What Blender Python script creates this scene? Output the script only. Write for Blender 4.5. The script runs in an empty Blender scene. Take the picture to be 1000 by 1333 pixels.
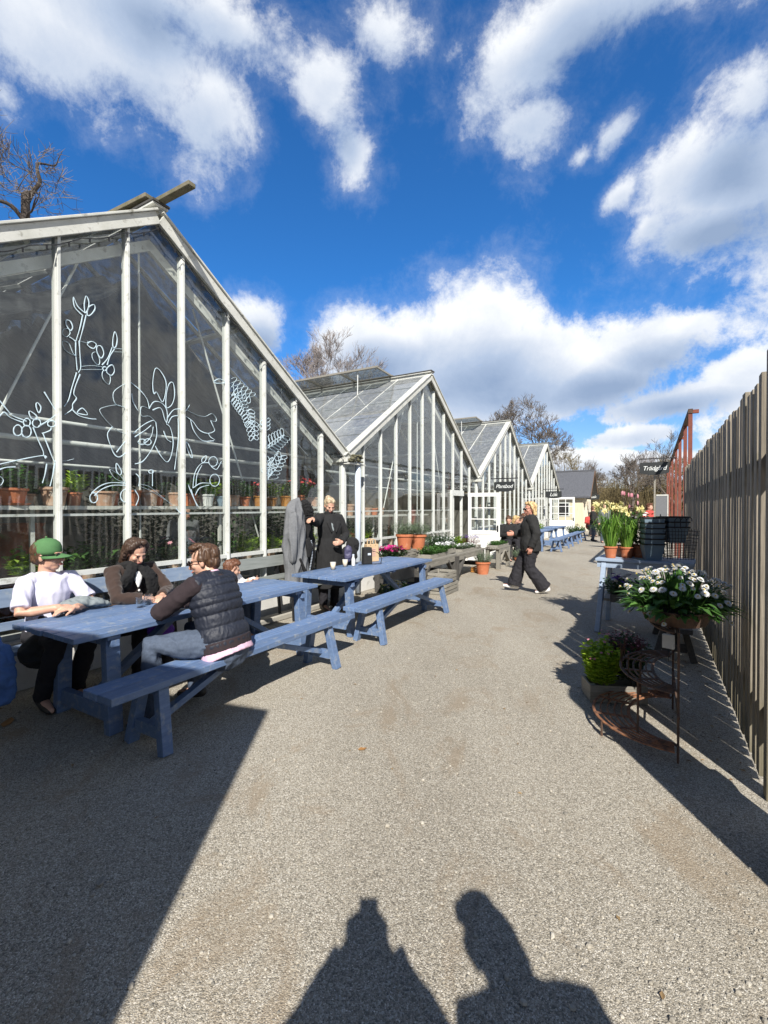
import bpy, math, random
from mathutils import Vector as V, Matrix, noise
import numpy as np
R_ = random.Random(7)
PI = math.pi
SC = bpy.context.scene
COL = SC.collection
# ---------------------------------------------------------------- frame of the glasshouse row
YAW = .5286
O2 = V((-.620, 7.194))
DT = V((math.sin(YAW), math.cos(YAW)))
DN = V((-math.cos(YAW), math.sin(YAW)))
ROT = PI/2 - YAW
NF = .53            # facade plane
BAY = .642
SPAN = BAY*11
def W(t, n, z=0.):
    p = O2 + DT*t + DN*n
    return V((p.x, p.y, z))
# ---------------------------------------------------------------- mesh builder
class MB:
    def __init__(s): s.v = []; s.f = []; s.m = []
    def add(s, vs, fs, mi=0):
        o = len(s.v); s.v += [tuple(v) for v in vs]
        s.f += [tuple(i+o for i in f) for f in fs]; s.m += [mi]*len(fs); return s
    def box(s, c, d, M=None, mi=0, tw=None):
        x, y, z = d[0]/2, d[1]/2, d[2]/2
        vs = [V((a*x, b*y, e*z)) for e in (-1, 1) for b in (-1, 1) for a in (-1, 1)]
        if tw:
            for v in vs:
                if v.z > 0: v.x *= tw[0]; v.y *= tw[1]
        if M: vs = [M @ v for v in vs]
        c = V(c); vs = [v+c for v in vs]
        return s.add(vs, [(0, 2, 3, 1), (4, 5, 7, 6), (0, 1, 5, 4), (2, 6, 7, 3), (0, 4, 6, 2), (1, 3, 7, 5)], mi)
    def lohi(s, a, b, mi=0):
        return s.box([(p+q)/2 for p, q in zip(a, b)], [abs(q-p) for p, q in zip(a, b)], None, mi)
    def beam(s, p, q, w, h, up=(0, 0, 1), mi=0):
        p, q = V(p), V(q); d = q-p; L = d.length; d.normalize(); up = V(up)
        if abs(d.dot(up)) > .99: up = V((0, 1, 0))
        x = d.cross(up).normalized(); u = x.cross(d)
        M = Matrix((x, d, u)).transposed()
        return s.box((p+q)/2, (w, L, h), M, mi)
    def tube(s, pts, rad, seg=8, side=None, mi=0, cap=True, rnd=False):
        pts = [V(p) for p in pts]; n = len(pts)
        if not isinstance(rad, (list, tuple)): rad = [rad]*n
        rad = [(r, r) if not isinstance(r, (list, tuple)) else r for r in rad]
        if rnd:       # rounded ends
            a = (pts[0]-pts[1]).normalized(); b = (pts[-1]-pts[-2]).normalized()
            def ends(p, d, r):
                m = min(r); return [(p+d*m*.98, (r[0]*.25, r[1]*.25)), (p+d*m*.8, (r[0]*.62, r[1]*.62)), (p+d*m*.45, (r[0]*.9, r[1]*.9))]
            A = ends(pts[0], a, rad[0]); B = ends(pts[-1], b, rad[-1])[::-1]
            pts = [x[0] for x in A]+pts+[x[0] for x in B]; rad = [x[1] for x in A]+rad+[x[1] for x in B]; n = len(pts)
            if isinstance(side, list): side = [side[0]]*3+side+[side[-1]]*3
        vs = []; prev = None
        for i, p in enumerate(pts):
            t = (pts[min(i+1, n-1)]-pts[max(i-1, 0)])
            t = t.normalized() if t.length > 1e-9 else V((0, 0, 1))
            sd = V(side[i] if isinstance(side, list) else side) if side is not None else (prev if prev is not None else (V((1, 0, 0)) if abs(t.x) < .9 else V((0, 1, 0))))
            x = sd - t*sd.dot(t)
            if x.length < 1e-6: x = V((0, 1, 0)) - t*t.y
            x.normalize(); y = t.cross(x); prev = x
            for k in range(seg):
                a = 2*PI*k/seg; vs.append(p + x*(math.cos(a)*rad[i][0]) + y*(math.sin(a)*rad[i][1]))
        fs = [(i*seg+k, i*seg+(k+1) % seg, (i+1)*seg+(k+1) % seg, (i+1)*seg+k) for i in range(n-1) for k in range(seg)]
        if cap: fs += [tuple(range(seg))[::-1], tuple((n-1)*seg+k for k in range(seg))]
        return s.add(vs, fs, mi)
    def lathe(s, prof, seg=20, c=(0, 0, 0), M=None, mi=0):
        vs = []
        for r, z in prof:
            for k in range(seg):
                a = 2*PI*k/seg; vs.append(V((r*math.cos(a), r*math.sin(a), z)))
        if M: vs = [M @ v for v in vs]
        c = V(c); vs = [v+c for v in vs]; n = len(prof)
        fs = [(i*seg+k, i*seg+(k+1) % seg, (i+1)*seg+(k+1) % seg, (i+1)*seg+k) for i in range(n-1) for k in range(seg)]
        fs += [tuple(range(seg))[::-1], tuple((n-1)*seg+k for k in range(seg))]
        return s.add(vs, fs, mi)
    def ell(s, c, r, M=None, seg=14, rings=9, mi=0):
        vs = [V((0, 0, -r[2]))]
        for i in range(1, rings):
            ph = -PI/2 + PI*i/rings
            for k in range(seg):
                a = 2*PI*k/seg; vs.append(V((r[0]*math.cos(ph)*math.cos(a), r[1]*math.cos(ph)*math.sin(a), r[2]*math.sin(ph))))
        vs.append(V((0, 0, r[2])))
        if M: vs = [M @ v for v in vs]
        c = V(c); vs = [v+c for v in vs]; e = len(vs)-1
        fs = [(0, 1+(k+1) % seg, 1+k) for k in range(seg)]
        for i in range(rings-2):
            a, b = 1+i*seg, 1+(i+1)*seg
            fs += [(a+k, a+(k+1) % seg, b+(k+1) % seg, b+k) for k in range(seg)]
        a = 1+(rings-2)*seg
        fs += [(a+k, a+(k+1) % seg, e) for k in range(seg)]
        return s.add(vs, fs, mi)
    def prism(s, poly, ext, mi=0):
        """poly: 3-D points of a flat outline, pushed along ext"""
        a = [V(p) for p in poly]; b = [p+V(ext) for p in a]; n = len(a)
        nrm = V((0, 0, 0))
        for i in range(n): nrm += (a[i]-a[0]).cross(a[(i+1) % n]-a[0])
        fl = nrm.dot(V(ext)) > 0
        fs = [tuple(range(n))[::-1], tuple(range(n, 2*n))]+[(i, (i+1) % n, n+(i+1) % n, n+i) for i in range(n)]
        if not fl: fs = [f[::-1] for f in fs]
        return s.add(a+b, fs, mi)
    def leaf(s, p, d, L, w, up=(0, 0, 1), mi=0, bend=.25):
        p = V(p); d = V(d).normalized(); x = d.cross(V(up))
        if x.length < 1e-4: x = V((1, 0, 0))
        x.normalize(); u = x.cross(d)
        return s.add([p, p+d*L*.5+x*w*.5+u*L*.08, p+d*L-u*L*bend, p+d*L*.5-x*w*.5+u*L*.08], [(0, 1, 2, 3)], mi)
    def blade(s, pts, w, mi=0):
        pts = [V(p) for p in pts]; n = len(pts); vs = []
        for i, p in enumerate(pts):
            t = pts[min(i+1, n-1)]-pts[max(i-1, 0)]; x = t.cross(V((0, 0, 1)))
            if x.length < 1e-5: x = V((1, 0, 0))
            x.normalize(); k = w*(1-(i/(n-1))**2*.93)/2
            vs += [p-x*k, p+x*k]
        return s.add(vs, [(2*i, 2*i+1, 2*i+3, 2*i+2) for i in range(n-1)], mi)
    def mesh(s, name):
        me = bpy.data.meshes.new(name); me.from_pydata(s.v, [], s.f); me.update(); return me
    def build(s, name, mats, parent=None, smooth=False, loc=None, rotz=0, bevel=0, **props):
        me = s.mesh(name)
        mats = mats if isinstance(mats, (list, tuple)) else [mats]
        for m in mats: me.materials.append(m)
        if len(mats) > 1: me.polygons.foreach_set('material_index', s.m)
        if smooth: me.polygons.foreach_set('use_smooth', [True]*len(me.polygons))
        return link(name, me, parent, loc, rotz, bevel, **props)
def link(name, me, parent=None, loc=None, rotz=0, bevel=0, **props):
    o = bpy.data.objects.new(name, me); COL.objects.link(o)
    if parent: o.parent = parent
    if loc is not None: o.location = loc
    if rotz: o.rotation_euler = (0, 0, rotz)
    if bevel:
        b = o.modifiers.new('edge', 'BEVEL'); b.width = bevel; b.segments = 2; b.limit_method = 'ANGLE'
    tag(o, **props)
    return o
def tag(o, label=None, cat=None, group=None, kind=None):
    if label: o['label'] = label
    if cat: o['category'] = cat
    if group: o['group'] = group
    if kind: o['kind'] = kind
    return o
def thing(name, label, cat, loc=(0, 0, 0), rotz=0, group=None):
    o = bpy.data.objects.new(name, None); COL.objects.link(o); o.empty_display_size = .1
    o.location = loc; o.rotation_euler = (0, 0, rotz)
    return tag(o, label, cat, group)
def dup(root, loc, rotz=None, label=None, group=None, scale=None):
    r = root.copy(); COL.objects.link(r); r.location = loc
    if rotz is not None: r.rotation_euler = (0, 0, rotz)
    if label: r['label'] = label
    if group: r['group'] = group
    if scale: r.scale = (scale,)*3
    for ch in list(root.children):
        c = ch.copy(); COL.objects.link(c); c.parent = r
        for g in ch.children:
            d = g.copy(); COL.objects.link(d); d.parent = c
    return r
# ---------------------------------------------------------------- materials
class NT:
    def __init__(s, m):
        m.use_nodes = True; s.t = m.node_tree; s.n = s.t.nodes; s.l = s.t.links
    def new(s, ty, **kw):
        n = s.n.new(ty)
        for k, v in kw.items():
            if k.startswith('i_'):
                key = k[2:]; key = int(key) if key.isdigit() else key.replace('_', ' ')
                n.inputs[key].default_value = v
            else: setattr(n, k, v)
        return n
    def ln(s, a, b): s.l.new(a, b)
    def math(s, op, a, b=None, c=None, clamp=False):
        n = s.n.new('ShaderNodeMath'); n.operation = op; n.use_clamp = clamp
        for i, x in enumerate((a, b, c)):
            if x is None: continue
            if isinstance(x, (int, float)): n.inputs[i].default_value = x
            else: s.ln(x, n.inputs[i])
        return n.outputs[0]
    def ramp(s, f, stops, interp='LINEAR'):
        r = s.n.new('ShaderNodeValToRGB'); r.color_ramp.interpolation = interp; e = r.color_ramp.elements
        while len(e) < len(stops): e.new(.5)
        for q, (p, c) in zip(e, stops): q.position = p; q.color = (*c, 1) if len(c) == 3 else c
        s.ln(f, r.inputs[0]); return r.outputs[0]
    def mix(s, f, a, b, ty='MIX'):
        m = s.n.new('ShaderNodeMix'); m.data_type = 'RGBA'; m.blend_type = ty
        for i, x in ((0, f), (6, a), (7, b)):
            if isinstance(x, (int, float)): m.inputs[i].default_value = x
            elif isinstance(x, (tuple, list)): m.inputs[i].default_value = (*x, 1) if len(x) == 3 else x
            else: s.ln(x, m.inputs[i])
        return m.outputs[2]
    def noise(s, vec, scale, detail=3, rough=.5, dist=0):
        n = s.new('ShaderNodeTexNoise', i_Scale=scale, i_Detail=detail, i_Roughness=rough, i_Distortion=dist)
        if vec is not None: s.ln(vec, n.inputs['Vector'])
        return n.outputs['Fac']
    def coord(s, scale=(1, 1, 1), out='Object', rot=(0, 0, 0)):
        tc = s.n.new('ShaderNodeTexCoord'); mp = s.n.new('ShaderNodeMapping'); mp.inputs['Scale'].default_value = scale
        mp.inputs['Rotation'].default_value = rot
        s.ln(tc.outputs[out], mp.inputs[0]); return mp.outputs[0]
    def bump(s, h, strength, dist, bsdf):
        b = s.new('ShaderNodeBump', i_Strength=strength, i_Distance=dist); s.ln(h, b.inputs['Height']); s.ln(b.outputs[0], bsdf.inputs['Normal'])
def newmat(name):
    m = bpy.data.materials.new(name); t = NT(m); return m, t, t.n['Principled BSDF']
def mat(name, c, rough=.6, c2=None, scale=8, stretch=(1, 1, 1), bump=0, bscale=None, bd=.005, metal=0, detail=4, sss=0, contrast=(.3, .7), sheen=0, dirt=None, isl=None, foot=None):
    m, t, b = newmat(name)
    b.inputs['Roughness'].default_value = rough; b.inputs['Metallic'].default_value = metal
    vec = t.coord(stretch)
    f = t.noise(vec, scale, detail, .6)
    c2 = c2 or tuple(x*.72 for x in c)
    col = t.ramp(f, [(contrast[0], c2), (contrast[1], c)])
    if dirt:
        g = t.noise(t.coord(), dirt[1], 5, .65)
        col = t.mix(t.ramp(g, [(dirt[2], (0, 0, 0)), (dirt[2]+.18, (1, 1, 1))]), col, dirt[0])
    if isl:
        ge = t.new('ShaderNodeNewGeometry'); col = t.mix(1, col, t.ramp(ge.outputs['Random Per Island'], [(0, (isl[0],)*3), (.5, (1, .98, .95)), (1, (isl[1],)*3)]), 'MULTIPLY')
    if foot:        # green-brown weathering climbing unevenly from the ground
        sz = t.new('ShaderNodeSeparateXYZ'); t.ln(t.coord(), sz.inputs[0])
        hgt = t.math('ADD', sz.outputs[2], t.math('MULTIPLY', t.math('SUBTRACT', t.noise(t.coord((1, 1, .6)), 6, 5, .7), .5), .9))
        col = t.mix(t.ramp(hgt, [(0, (.75,)*3), (foot[1], (0,)*3)]), col, foot[0])
    t.ln(col, b.inputs['Base Color'])
    if bump: t.bump(t.noise(vec, bscale or scale*3, 4, .6), bump, bd, b)
    if sss:
        b.inputs['Subsurface Weight'].default_value = sss; b.inputs['Subsurface Radius'].default_value = (.02, .008, .005)
    if sheen: b.inputs['Sheen Weight'].default_value = sheen
    return m
def leafmat(name, c1, c2, rough=.5, trans=.3):
    m, t, b = newmat(name)
    geo = t.new('ShaderNodeNewGeometry'); f = geo.outputs['Random Per Island']
    col = t.ramp(f, [(0, c1), (1, c2)])
    t.ln(col, b.inputs['Base Color']); b.inputs['Roughness'].default_value = rough
    tr = t.new('ShaderNodeBsdfTranslucent'); t.ln(col, tr.inputs['Color'])
    mx = t.new('ShaderNodeMixShader', i_0=trans); t.ln(b.outputs[0], mx.inputs[1]); t.ln(tr.outputs[0], mx.inputs[2])
    t.ln(mx.outputs[0], t.n['Material Output'].inputs['Surface'])
    return m
def glassmat(name, tint=(.93, .96, .95), dirt=.08, refl=1.0, dc=(.55, .57, .55), base=None):
    m, t, b = newmat(name); t.n.remove(b)
    tr = t.new('ShaderNodeBsdfTransparent', i_Color=(*tint, 1))
    gl = t.new('ShaderNodeBsdfGlossy', i_Roughness=.015, i_Color=(1, 1, 1, 1))
    lw = t.new('ShaderNodeLayerWeight', i_Blend=.5)
    wob = t.noise(t.coord((1.2, 1.2, .9)), 1.3, 2, .5)
    bp = t.new('ShaderNodeBump', i_Strength=.05, i_Distance=.05); t.ln(wob, bp.inputs['Height'])
    t.ln(bp.outputs[0], gl.inputs['Normal'])
    fr = t.math('MULTIPLY_ADD', t.math('POWER', lw.outputs['Facing'], 5), .95*refl, .042*refl)
    mx = t.new('ShaderNodeMixShader'); t.ln(fr, mx.inputs[0]); t.ln(tr.outputs[0], mx.inputs[1]); t.ln(gl.outputs[0], mx.inputs[2])
    df = t.new('ShaderNodeBsdfDiffuse', i_Color=(*dc, 1))
    g = t.noise(t.coord((2, 2, .5)), 5, 5, .7)
    k = t.ramp(g, [(.45, (0, 0, 0)), (.85, (dirt*2,)*3)])
    k = t.math('ADD', k, dirt*.25 if base is None else base, clamp=True)
    m2 = t.new('ShaderNodeMixShader'); t.ln(k, m2.inputs[0]); t.ln(mx.outputs[0], m2.inputs[1]); t.ln(df.outputs[0], m2.inputs[2])
    t.ln(m2.outputs[0], t.n['Material Output'].inputs['Surface'])
    return m
M = {}
M['white'] = mat('white_paint', (.69, .70, .675), .5, (.55, .56, .53), 3, (1, 1, .4), .15, 40, .002, dirt=((.30, .30, .25), 11, .57))
M['whitewood'] = mat('weathered_white_paint', (.66, .66, .62), .6, (.48, .48, .43), 6, (1, 1, 1), .3, 40, .003, dirt=((.20, .19, .15), 12, .55))
M['doorwhite'] = mat('door_paint', (.83, .83, .81), .4, (.76, .76, .74), 3)
M['plaster'] = mat('white_plaster', (.78, .77, .74), .85, (.62, .61, .57), 3, (1, 1, 1), .4, 30, .006, dirt=((.35, .34, .30), 4, .60))
M['glass'] = glassmat('gable_glass', (.96, .975, .97), dirt=.022, refl=1.0)
M['glass_old'] = glassmat('roof_glass', (.80, .83, .83), dirt=.20, refl=1.0, dc=(.42, .43, .43), base=.22)
M['glass_wash'] = glassmat('whitewashed_roof_glass', (.60, .63, .64), dirt=.5, refl=.8, dc=(.34, .345, .35), base=.42)
M['blue'] = mat('blue_paint', (.155, .24, .42), .5, (.105, .17, .315), 5, (.6, 9, 9), .5, 18, .004, dirt=((.30, .34, .39), 17, .54), isl=(.74, 1.10))
M['blueold'] = mat('worn_pale_blue_paint', (.24, .31, .42), .55, (.17, .23, .34), 5, (.6, 7, 7), .3, 18, .003, dirt=((.33, .37, .40), 12, .55))
M['paleblue'] = mat('pale_blue_grey_paint', (.36, .44, .55), .5, (.27, .34, .45), 4, (.6, 5, 5), .3, 18, .003)
M['darkwood'] = mat('dark_wood', (.085, .080, .072), .75, (.045, .042, .038), 6, (.7, 8, 8), .4, 20, .004)
M['greywood'] = mat('weathered_grey_wood', (.30, .285, .25), .8, (.18, .17, .145), 7, (.7, 9, 9), .5, 24, .004, isl=(.75, 1.1))
M['fence'] = mat('silvered_fence_wood', (.335, .295, .235), .8, (.185, .16, .125), 7, (9, 9, .45), .6, 24, .004, dirt=((.12, .115, .08), 3, .56), isl=(.66, 1.12), foot=((.13, .115, .065), .7))
M['mosswood'] = mat('mossy_plank', (.20, .17, .12), .9, (.10, .10, .05), 9, (1, 1, 1), .6, 40, .006)
M['slate'] = mat('slate_roof', (.13, .135, .15), .6, (.07, .072, .08), 14, (1, 1, 1), .4, 30, .01)
M['cream'] = mat('cream_boards', (.70, .62, .45), .7, (.58, .50, .35), 4, (6, 6, .6), .3, 20, .004)
M['shedwhite'] = mat('limewashed_wall', (.72, .68, .58), .8, (.60, .55, .45), 4)
M['red'] = mat('red_oxide_steel', (.22, .055, .030), .7, (.12, .034, .022), 9, (1, 1, 1), .2, 30, .002)
M['rust'] = mat('rusty_iron', (.30, .13, .06), .85, (.11, .055, .035), 26, (1, 1, 1), .4, 70, .002, contrast=(.35, .6))
M['darkrust'] = mat('dark_rusty_iron', (.12, .065, .04), .85, (.05, .035, .028), 26, (1, 1, 1), .4, 70, .002)
M['black'] = mat('black_metal', (.018, .018, .02), .5, (.010, .010, .012), 9)
M['terra'] = mat('terracotta', (.50, .17, .075), .8, (.40, .125, .055), 7, (1, 1, 1), .2, 40, .002, dirt=((.50, .36, .27), 12, .62))
M['terraold'] = mat('limed_terracotta', (.52, .36, .26), .85, (.38, .20, .12), 9, (1, 1, 1), .2, 40, .002, dirt=((.55, .50, .44), 14, .50))
M['ochrepot'] = mat('glazed_ochre_pot', (.46, .22, .05), .4, (.32, .13, .03), 9)
M['greypot'] = mat('grey_blue_plastic', (.19, .26, .32), .45, (.16, .225, .28), 4)
M['soil'] = mat('potting_soil', (.035, .025, .018), 1, (.015, .012, .01), 60, bump=.8, bscale=90)
M['zinc'] = mat('zinc_pipe', (.62, .68, .76), .35, (.50, .56, .64), 5, (1, 1, .3), metal=.0)
M['concrete'] = mat('stone_kerb', (.42, .40, .35), .9, (.30, .28, .24), 8, bump=.5, bscale=30)
M['sign'] = mat('chalkboard_black', (.022, .026, .027), .7, (.014, .016, .017), 6)
M['chalk'] = mat('chalk_white', (.82, .84, .82), .8)
M['glasspaint'] = mat('white_glass_marker', (.60, .72, .78), .7, (.48, .62, .70), 30)
M['cloth'] = mat('shade_cloth', (.19, .185, .175), .9, (.035, .035, .037), 2.2, (.35, 3.2, .35), .3, 60, detail=7, contrast=(.30, .68))  # dark streaks in the colour stand in for shaded creases
M['paper'] = mat('kraft_paper', (.56, .40, .24), .75, (.50, .35, .20), 14)
M['cup'] = mat('paper_cup', (.72, .62, .48), .7, (.66, .55, .41), 12)
M['pinkprint'] = mat('pink_print', (.75, .45, .38), .8)
M['orange'] = mat('orange_peel', (.75, .20, .04), .6)
M['candle'] = mat('white_card', (.72, .72, .70), .7)
M['clearglass'] = glassmat('tumbler_glass', (.97, .98, .98), dirt=.02, refl=1.3)
M['bark'] = mat('grey_bark', (.13, .105, .085), .95, (.065, .052, .042), 12, (3, 3, .6), .7, 14, .02)
M['twig'] = mat('bare_twigs', (.19, .16, .13), .9, (.11, .09, .075), 5)
M['paletwig'] = mat('pale_bare_twigs', (.30, .26, .24), .9, (.18, .155, .15), 5)
M['olivetwig'] = mat('budding_twigs', (.24, .185, .085), .9, (.13, .105, .055), 3)
M['lav'] = leafmat('lavender_leaves', (.10, .15, .085), (.22, .28, .17), .7)
M['green'] = leafmat('green_leaves', (.035, .10, .02), (.10, .22, .045))
M['dgreen'] = leafmat('dark_green_leaves', (.015, .045, .012), (.05, .11, .03))
M['lime'] = leafmat('yellow_green_leaves', (.20, .36, .025), (.38, .52, .05), trans=.4)
M['daff'] = leafmat('daffodil_leaves', (.10, .26, .035), (.28, .46, .08), trans=.45)
M['bronze'] = leafmat('bronze_leaves', (.10, .025, .025), (.22, .07, .07))
M['petalw'] = leafmat('white_petals', (.72, .74, .76), (.85, .85, .84), .6, .25)
M['petaly'] = leafmat('cream_yellow_petals', (.84, .70, .20), (.86, .80, .45), .6, .3)
M['petalp'] = leafmat('magenta_petals', (.50, .01, .16), (.72, .04, .32), .6, .3)
M['petalr'] = leafmat('coral_red_petals', (.66, .04, .05), (.80, .16, .15), .6, .3)
M['petalv'] = leafmat('violet_petals', (.10, .05, .34), (.22, .12, .45), .6, .3)
M['petalpk'] = leafmat('pink_petals', (.62, .22, .30), (.80, .42, .46), .6, .3)
M['yellow'] = mat('yellow_centre', (.75, .52, .03), .7)
M['dryleaf'] = mat('dry_leaf', (.35, .18, .06), .9)
def ppl(name, c, rough=.85, k=.78, sc=22, st=(1, 1, 1), bump=.25, sheen=0): return mat(name, c, rough, tuple(x*k for x in c), sc, st, bump, sc*4, .003, sheen=sheen)
M['skin'] = mat('skin', (.60, .36, .265), .5, (.52, .29, .20), 9, sss=.12)
M['skinr'] = mat('flushed_skin', (.58, .29, .21), .5, (.50, .23, .165), 9, sss=.12)
M['tee'] = ppl('pale_lilac_cotton', (.66, .65, .80), .85, .92)
M['capg'] = ppl('green_cap_cotton', (.075, .19, .07), .85, .85)
M['brownhair'] = mat('brown_hair', (.11, .058, .030), .5, (.045, .022, .013), 60, (1, 1, .12), .6, 60, .004)
M['darkhair'] = mat('dark_brown_hair', (.075, .042, .026), .5, (.028, .015, .010), 60, (1, 1, .12), .6, 60, .004)
M['blond'] = mat('blond_hair', (.74, .55, .28), .5, (.30, .175, .07), 34, (1, 1, .12), .9, 60, .008, contrast=(.38, .6))
M['greyblond'] = mat('ash_blond_hair', (.60, .49, .33), .5, (.20, .14, .085), 34, (1, 1, .12), .9, 60, .008, contrast=(.38, .6))
M['redhair'] = mat('chestnut_hair', (.16, .065, .03), .5, (.08, .03, .016), 60, (1, 1, .12), .6, 60, .004)
M['browncoat'] = ppl('brown_knit', (.045, .026, .020), .95, .8, 60, sheen=.2)
M['scarf'] = ppl('black_scarf_wool', (.012, .012, .013), .95, .7, 80)
M['navy'] = ppl('navy_quilted_nylon', (.014, .018, .032), .62, .8, 14, bump=.3)
M['plum'] = ppl('dark_plum_jersey', (.028, .018, .022), .9, .8, 40)
M['jeans'] = ppl('grey_blue_denim', (.075, .10, .15), .85, .72, 60)
M['pinkshirt'] = ppl('pale_pink_cotton', (.70, .46, .58), .85, .92)
M['blackcoat'] = ppl('black_wool', (.014, .014, .015), .9, .7, 50)
M['blackjacket'] = ppl('charcoal_fleece', (.020, .020, .020), .9, .75, 40)
M['blacktrouser'] = ppl('black_jersey_trousers', (.016, .015, .020), .85, .75, 30)
M['greycoat'] = ppl('grey_wool_felt', (.17, .175, .185), .95, .82, 40)
M['fur'] = mat('black_faux_fur', (.016, .016, .018), .9, (.006, .006, .007), 60, bump=1, bscale=120, bd=.012)
M['shoes'] = ppl('white_leather', (.78, .77, .76), .5, .9)
M['darkshoe'] = ppl('dark_leather', (.03, .025, .022), .5, .8)
M['lens'] = mat('dark_lens', (.012, .010, .012), .12)
M['greyshort'] = ppl('grey_cotton', (.21, .24, .25), .85, .9)
M['purple'] = ppl('purple_nylon', (.14, .03, .50), .6, .8)
M['bluecloth'] = ppl('royal_blue_cloth', (.06, .14, .36), .8, .7)
M['lblue'] = ppl('sky_blue_fleece', (.08, .38, .68), .8, .85)
M['white_c'] = ppl('white_cotton', (.80, .79, .78), .85, .92)
M['redc'] = ppl('red_cotton', (.50, .06, .05), .85, .85)
M['lip'] = mat('lips', (.48, .16, .14), .5)
M['eye'] = mat('dark_eye', (.015, .011, .009), .2)
# ---------------------------------------------------------------- camera, sky, sun
F = 600.
cam = bpy.data.cameras.new('camera'); co = bpy.data.objects.new('camera', cam); COL.objects.link(co); SC.camera = co
cam.sensor_fit = 'HORIZONTAL'; cam.sensor_width = 36; cam.lens = 36*F/1000
cam.clip_start = .05; cam.clip_end = 2000
co.location = (0, 0, 1.58); co.rotation_euler = (PI/2-.010, 0, 0)
SUN_EL = math.radians(40.3)
SH = V((-.033, 1, 0)).normalized()              # shadows run this way on the ground
tos = V((-SH.x*math.cos(SUN_EL), -SH.y*math.cos(SUN_EL), math.sin(SUN_EL)))
sl = bpy.data.lights.new('sun', 'SUN'); sl.energy = 5.0; sl.angle = math.radians(.53); sl.color = (1, .955, .88)
so = bpy.data.objects.new('sun', sl); COL.objects.link(so); so.rotation_euler = tos.to_track_quat('Z', 'Y').to_euler(); so.location = (0, -8, 20)
wd = bpy.data.worlds.new('World'); SC.world = wd; wt = NT(wd)
bg = wt.n['Background']
sky = wt.new('ShaderNodeTexSky', sky_type='NISHITA', sun_disc=False, sun_elevation=SUN_EL, sun_rotation=math.atan2(tos.x, tos.y), air_density=1.0, dust_density=.10, ozone_density=2.2, altitude=0)
tc = wt.new('ShaderNodeTexCoord'); D = tc.outputs['Generated']
sp = wt.new('ShaderNodeSeparateXYZ'); wt.ln(D, sp.inputs[0])
az = wt.math('ARCTAN2', sp.outputs[0], sp.outputs[1]); el = wt.math('ARCSINE', sp.outputs[2])
def azel(px, py):
    d = V(((px-500)/F, 1, -(py-660.5)/F)).normalized(); return math.atan2(d.x, d.y), math.asin(d.z)
# cumulus heaps as they stood in the sky: centre, half-width, half-height, rotation (deg), strength
CL = [  # top left bank
    (60, 45, 130, 75, 0, 1), (190, 70, 120, 70, 20, 1), (290, 40, 110, 45, 5, .85), (275, 150, 60, 70, 10, 1), (10, 130, 40, 25, 0, .6), (130, -40, 260, 60, 0, .9), (350, 45, 40, 30, 10, .5),
    # small tower
    (430, 120, 48, 44, 10, .95), (455, 190, 30, 44, -20, .66), (500, 55, 55, 42, 25, .7), (590, 75, 26, 15, -35, .4),
    # upper middle
    (740, 30, 150, 55, -15, 1), (670, 95, 85, 62, -15, 1), (690, 165, 55, 45, 10, .95), (860, -15, 90, 35, -10, .8),
    (795, 180, 42, 20, -35, .9), (755, 207, 22, 13, -20, .7),
    # right
    (950, 225, 110, 90, -25, 1), (880, 225, 75, 50, -30, 1), (970, 130, 60, 60, -40, .9), (805, 258, 34, 18, -30, .9), (915, 300, 70, 32, 0, 1), (845, 295, 35, 22, -35, .7), (1040, 250, 100, 70, 0, 1),
    # big cumulus
    (620, 430, 70, 62, 0, 1.15), (560, 460, 90, 50, 0, 1.1), (465, 455, 68, 48, 0, 1.1), (700, 470, 110, 55, 8, 1.1), (820, 455, 95, 44, 0, 1.05), (620, 510, 190, 45, 0, 1.1), (750, 500, 120, 40, 0, 1),
    (330, 428, 46, 40, 0, 1.1), (895, 428, 42, 22, -20, .7),
    # low banks
    (870, 522, 90, 24, -8, .85), (965, 485, 60, 28, -15, .72), (820, 568, 60, 14, -5, .9), (760, 603, 70, 20, 0, 1.1), (850, 610, 120, 22, 0, 1.0), (660, 610, 120, 18, 0, .9),
    (150, 470, 160, 40, 0, .8), (1160, 520, 110, 40, 0, .8), (1250, 300, 140, 90, 0, .9)]
wn = wt.noise(D, 5.0, 10, .66, .3); wn2 = wt.noise(D, 16, 10, .72, .2); wn3 = wt.noise(D, 2.4, 4, .5)
# ragged edges: push the direction about before measuring it against the heaps
nz = wt.math('ADD', wt.math('MULTIPLY', wt.math('SUBTRACT', wn, .5), 1.75), wt.math('MULTIPLY', wt.math('SUBTRACT', wn2, .5), 1.25))
tot = None; hs = None
for (px, py, rx, ry, ro, s_) in CL:
    a0, e0 = azel(px, py)
    dist = V(((px-500)/F, 1, (py-660.5)/F)).length
    ax = rx/F/dist/ math.sqrt(1+((px-500)/F)**2)*1.12; ey = ry/F/dist*1.08
    c, s = math.cos(math.radians(ro)), math.sin(math.radians(ro))
    u = wt.math('SUBTRACT', az, a0); u = wt.math('MULTIPLY', u, math.cos(e0)); v = wt.math('SUBTRACT', el, e0)
    p = wt.math('MULTIPLY_ADD', u, c/ax, wt.math('MULTIPLY', v, -s/ax))
    q = wt.math('MULTIPLY_ADD', u, s/ey, wt.math('MULTIPLY', v, c/ey))
    r2 = wt.math('MULTIPLY_ADD', p, p, wt.math('MULTIPLY', q, q))
    g = wt.math('MULTIPLY', wt.math('SUBTRACT', 1.20, wt.math('SQRT', r2)), s_)
    gp = wt.math('MAXIMUM', g, 0.)
    h = wt.math('MULTIPLY', gp, q)
    tot = g if tot is None else wt.math('SMOOTH_MAX', tot, g, .25)
    hs = h if hs is None else wt.math('ADD', hs, h)
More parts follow.
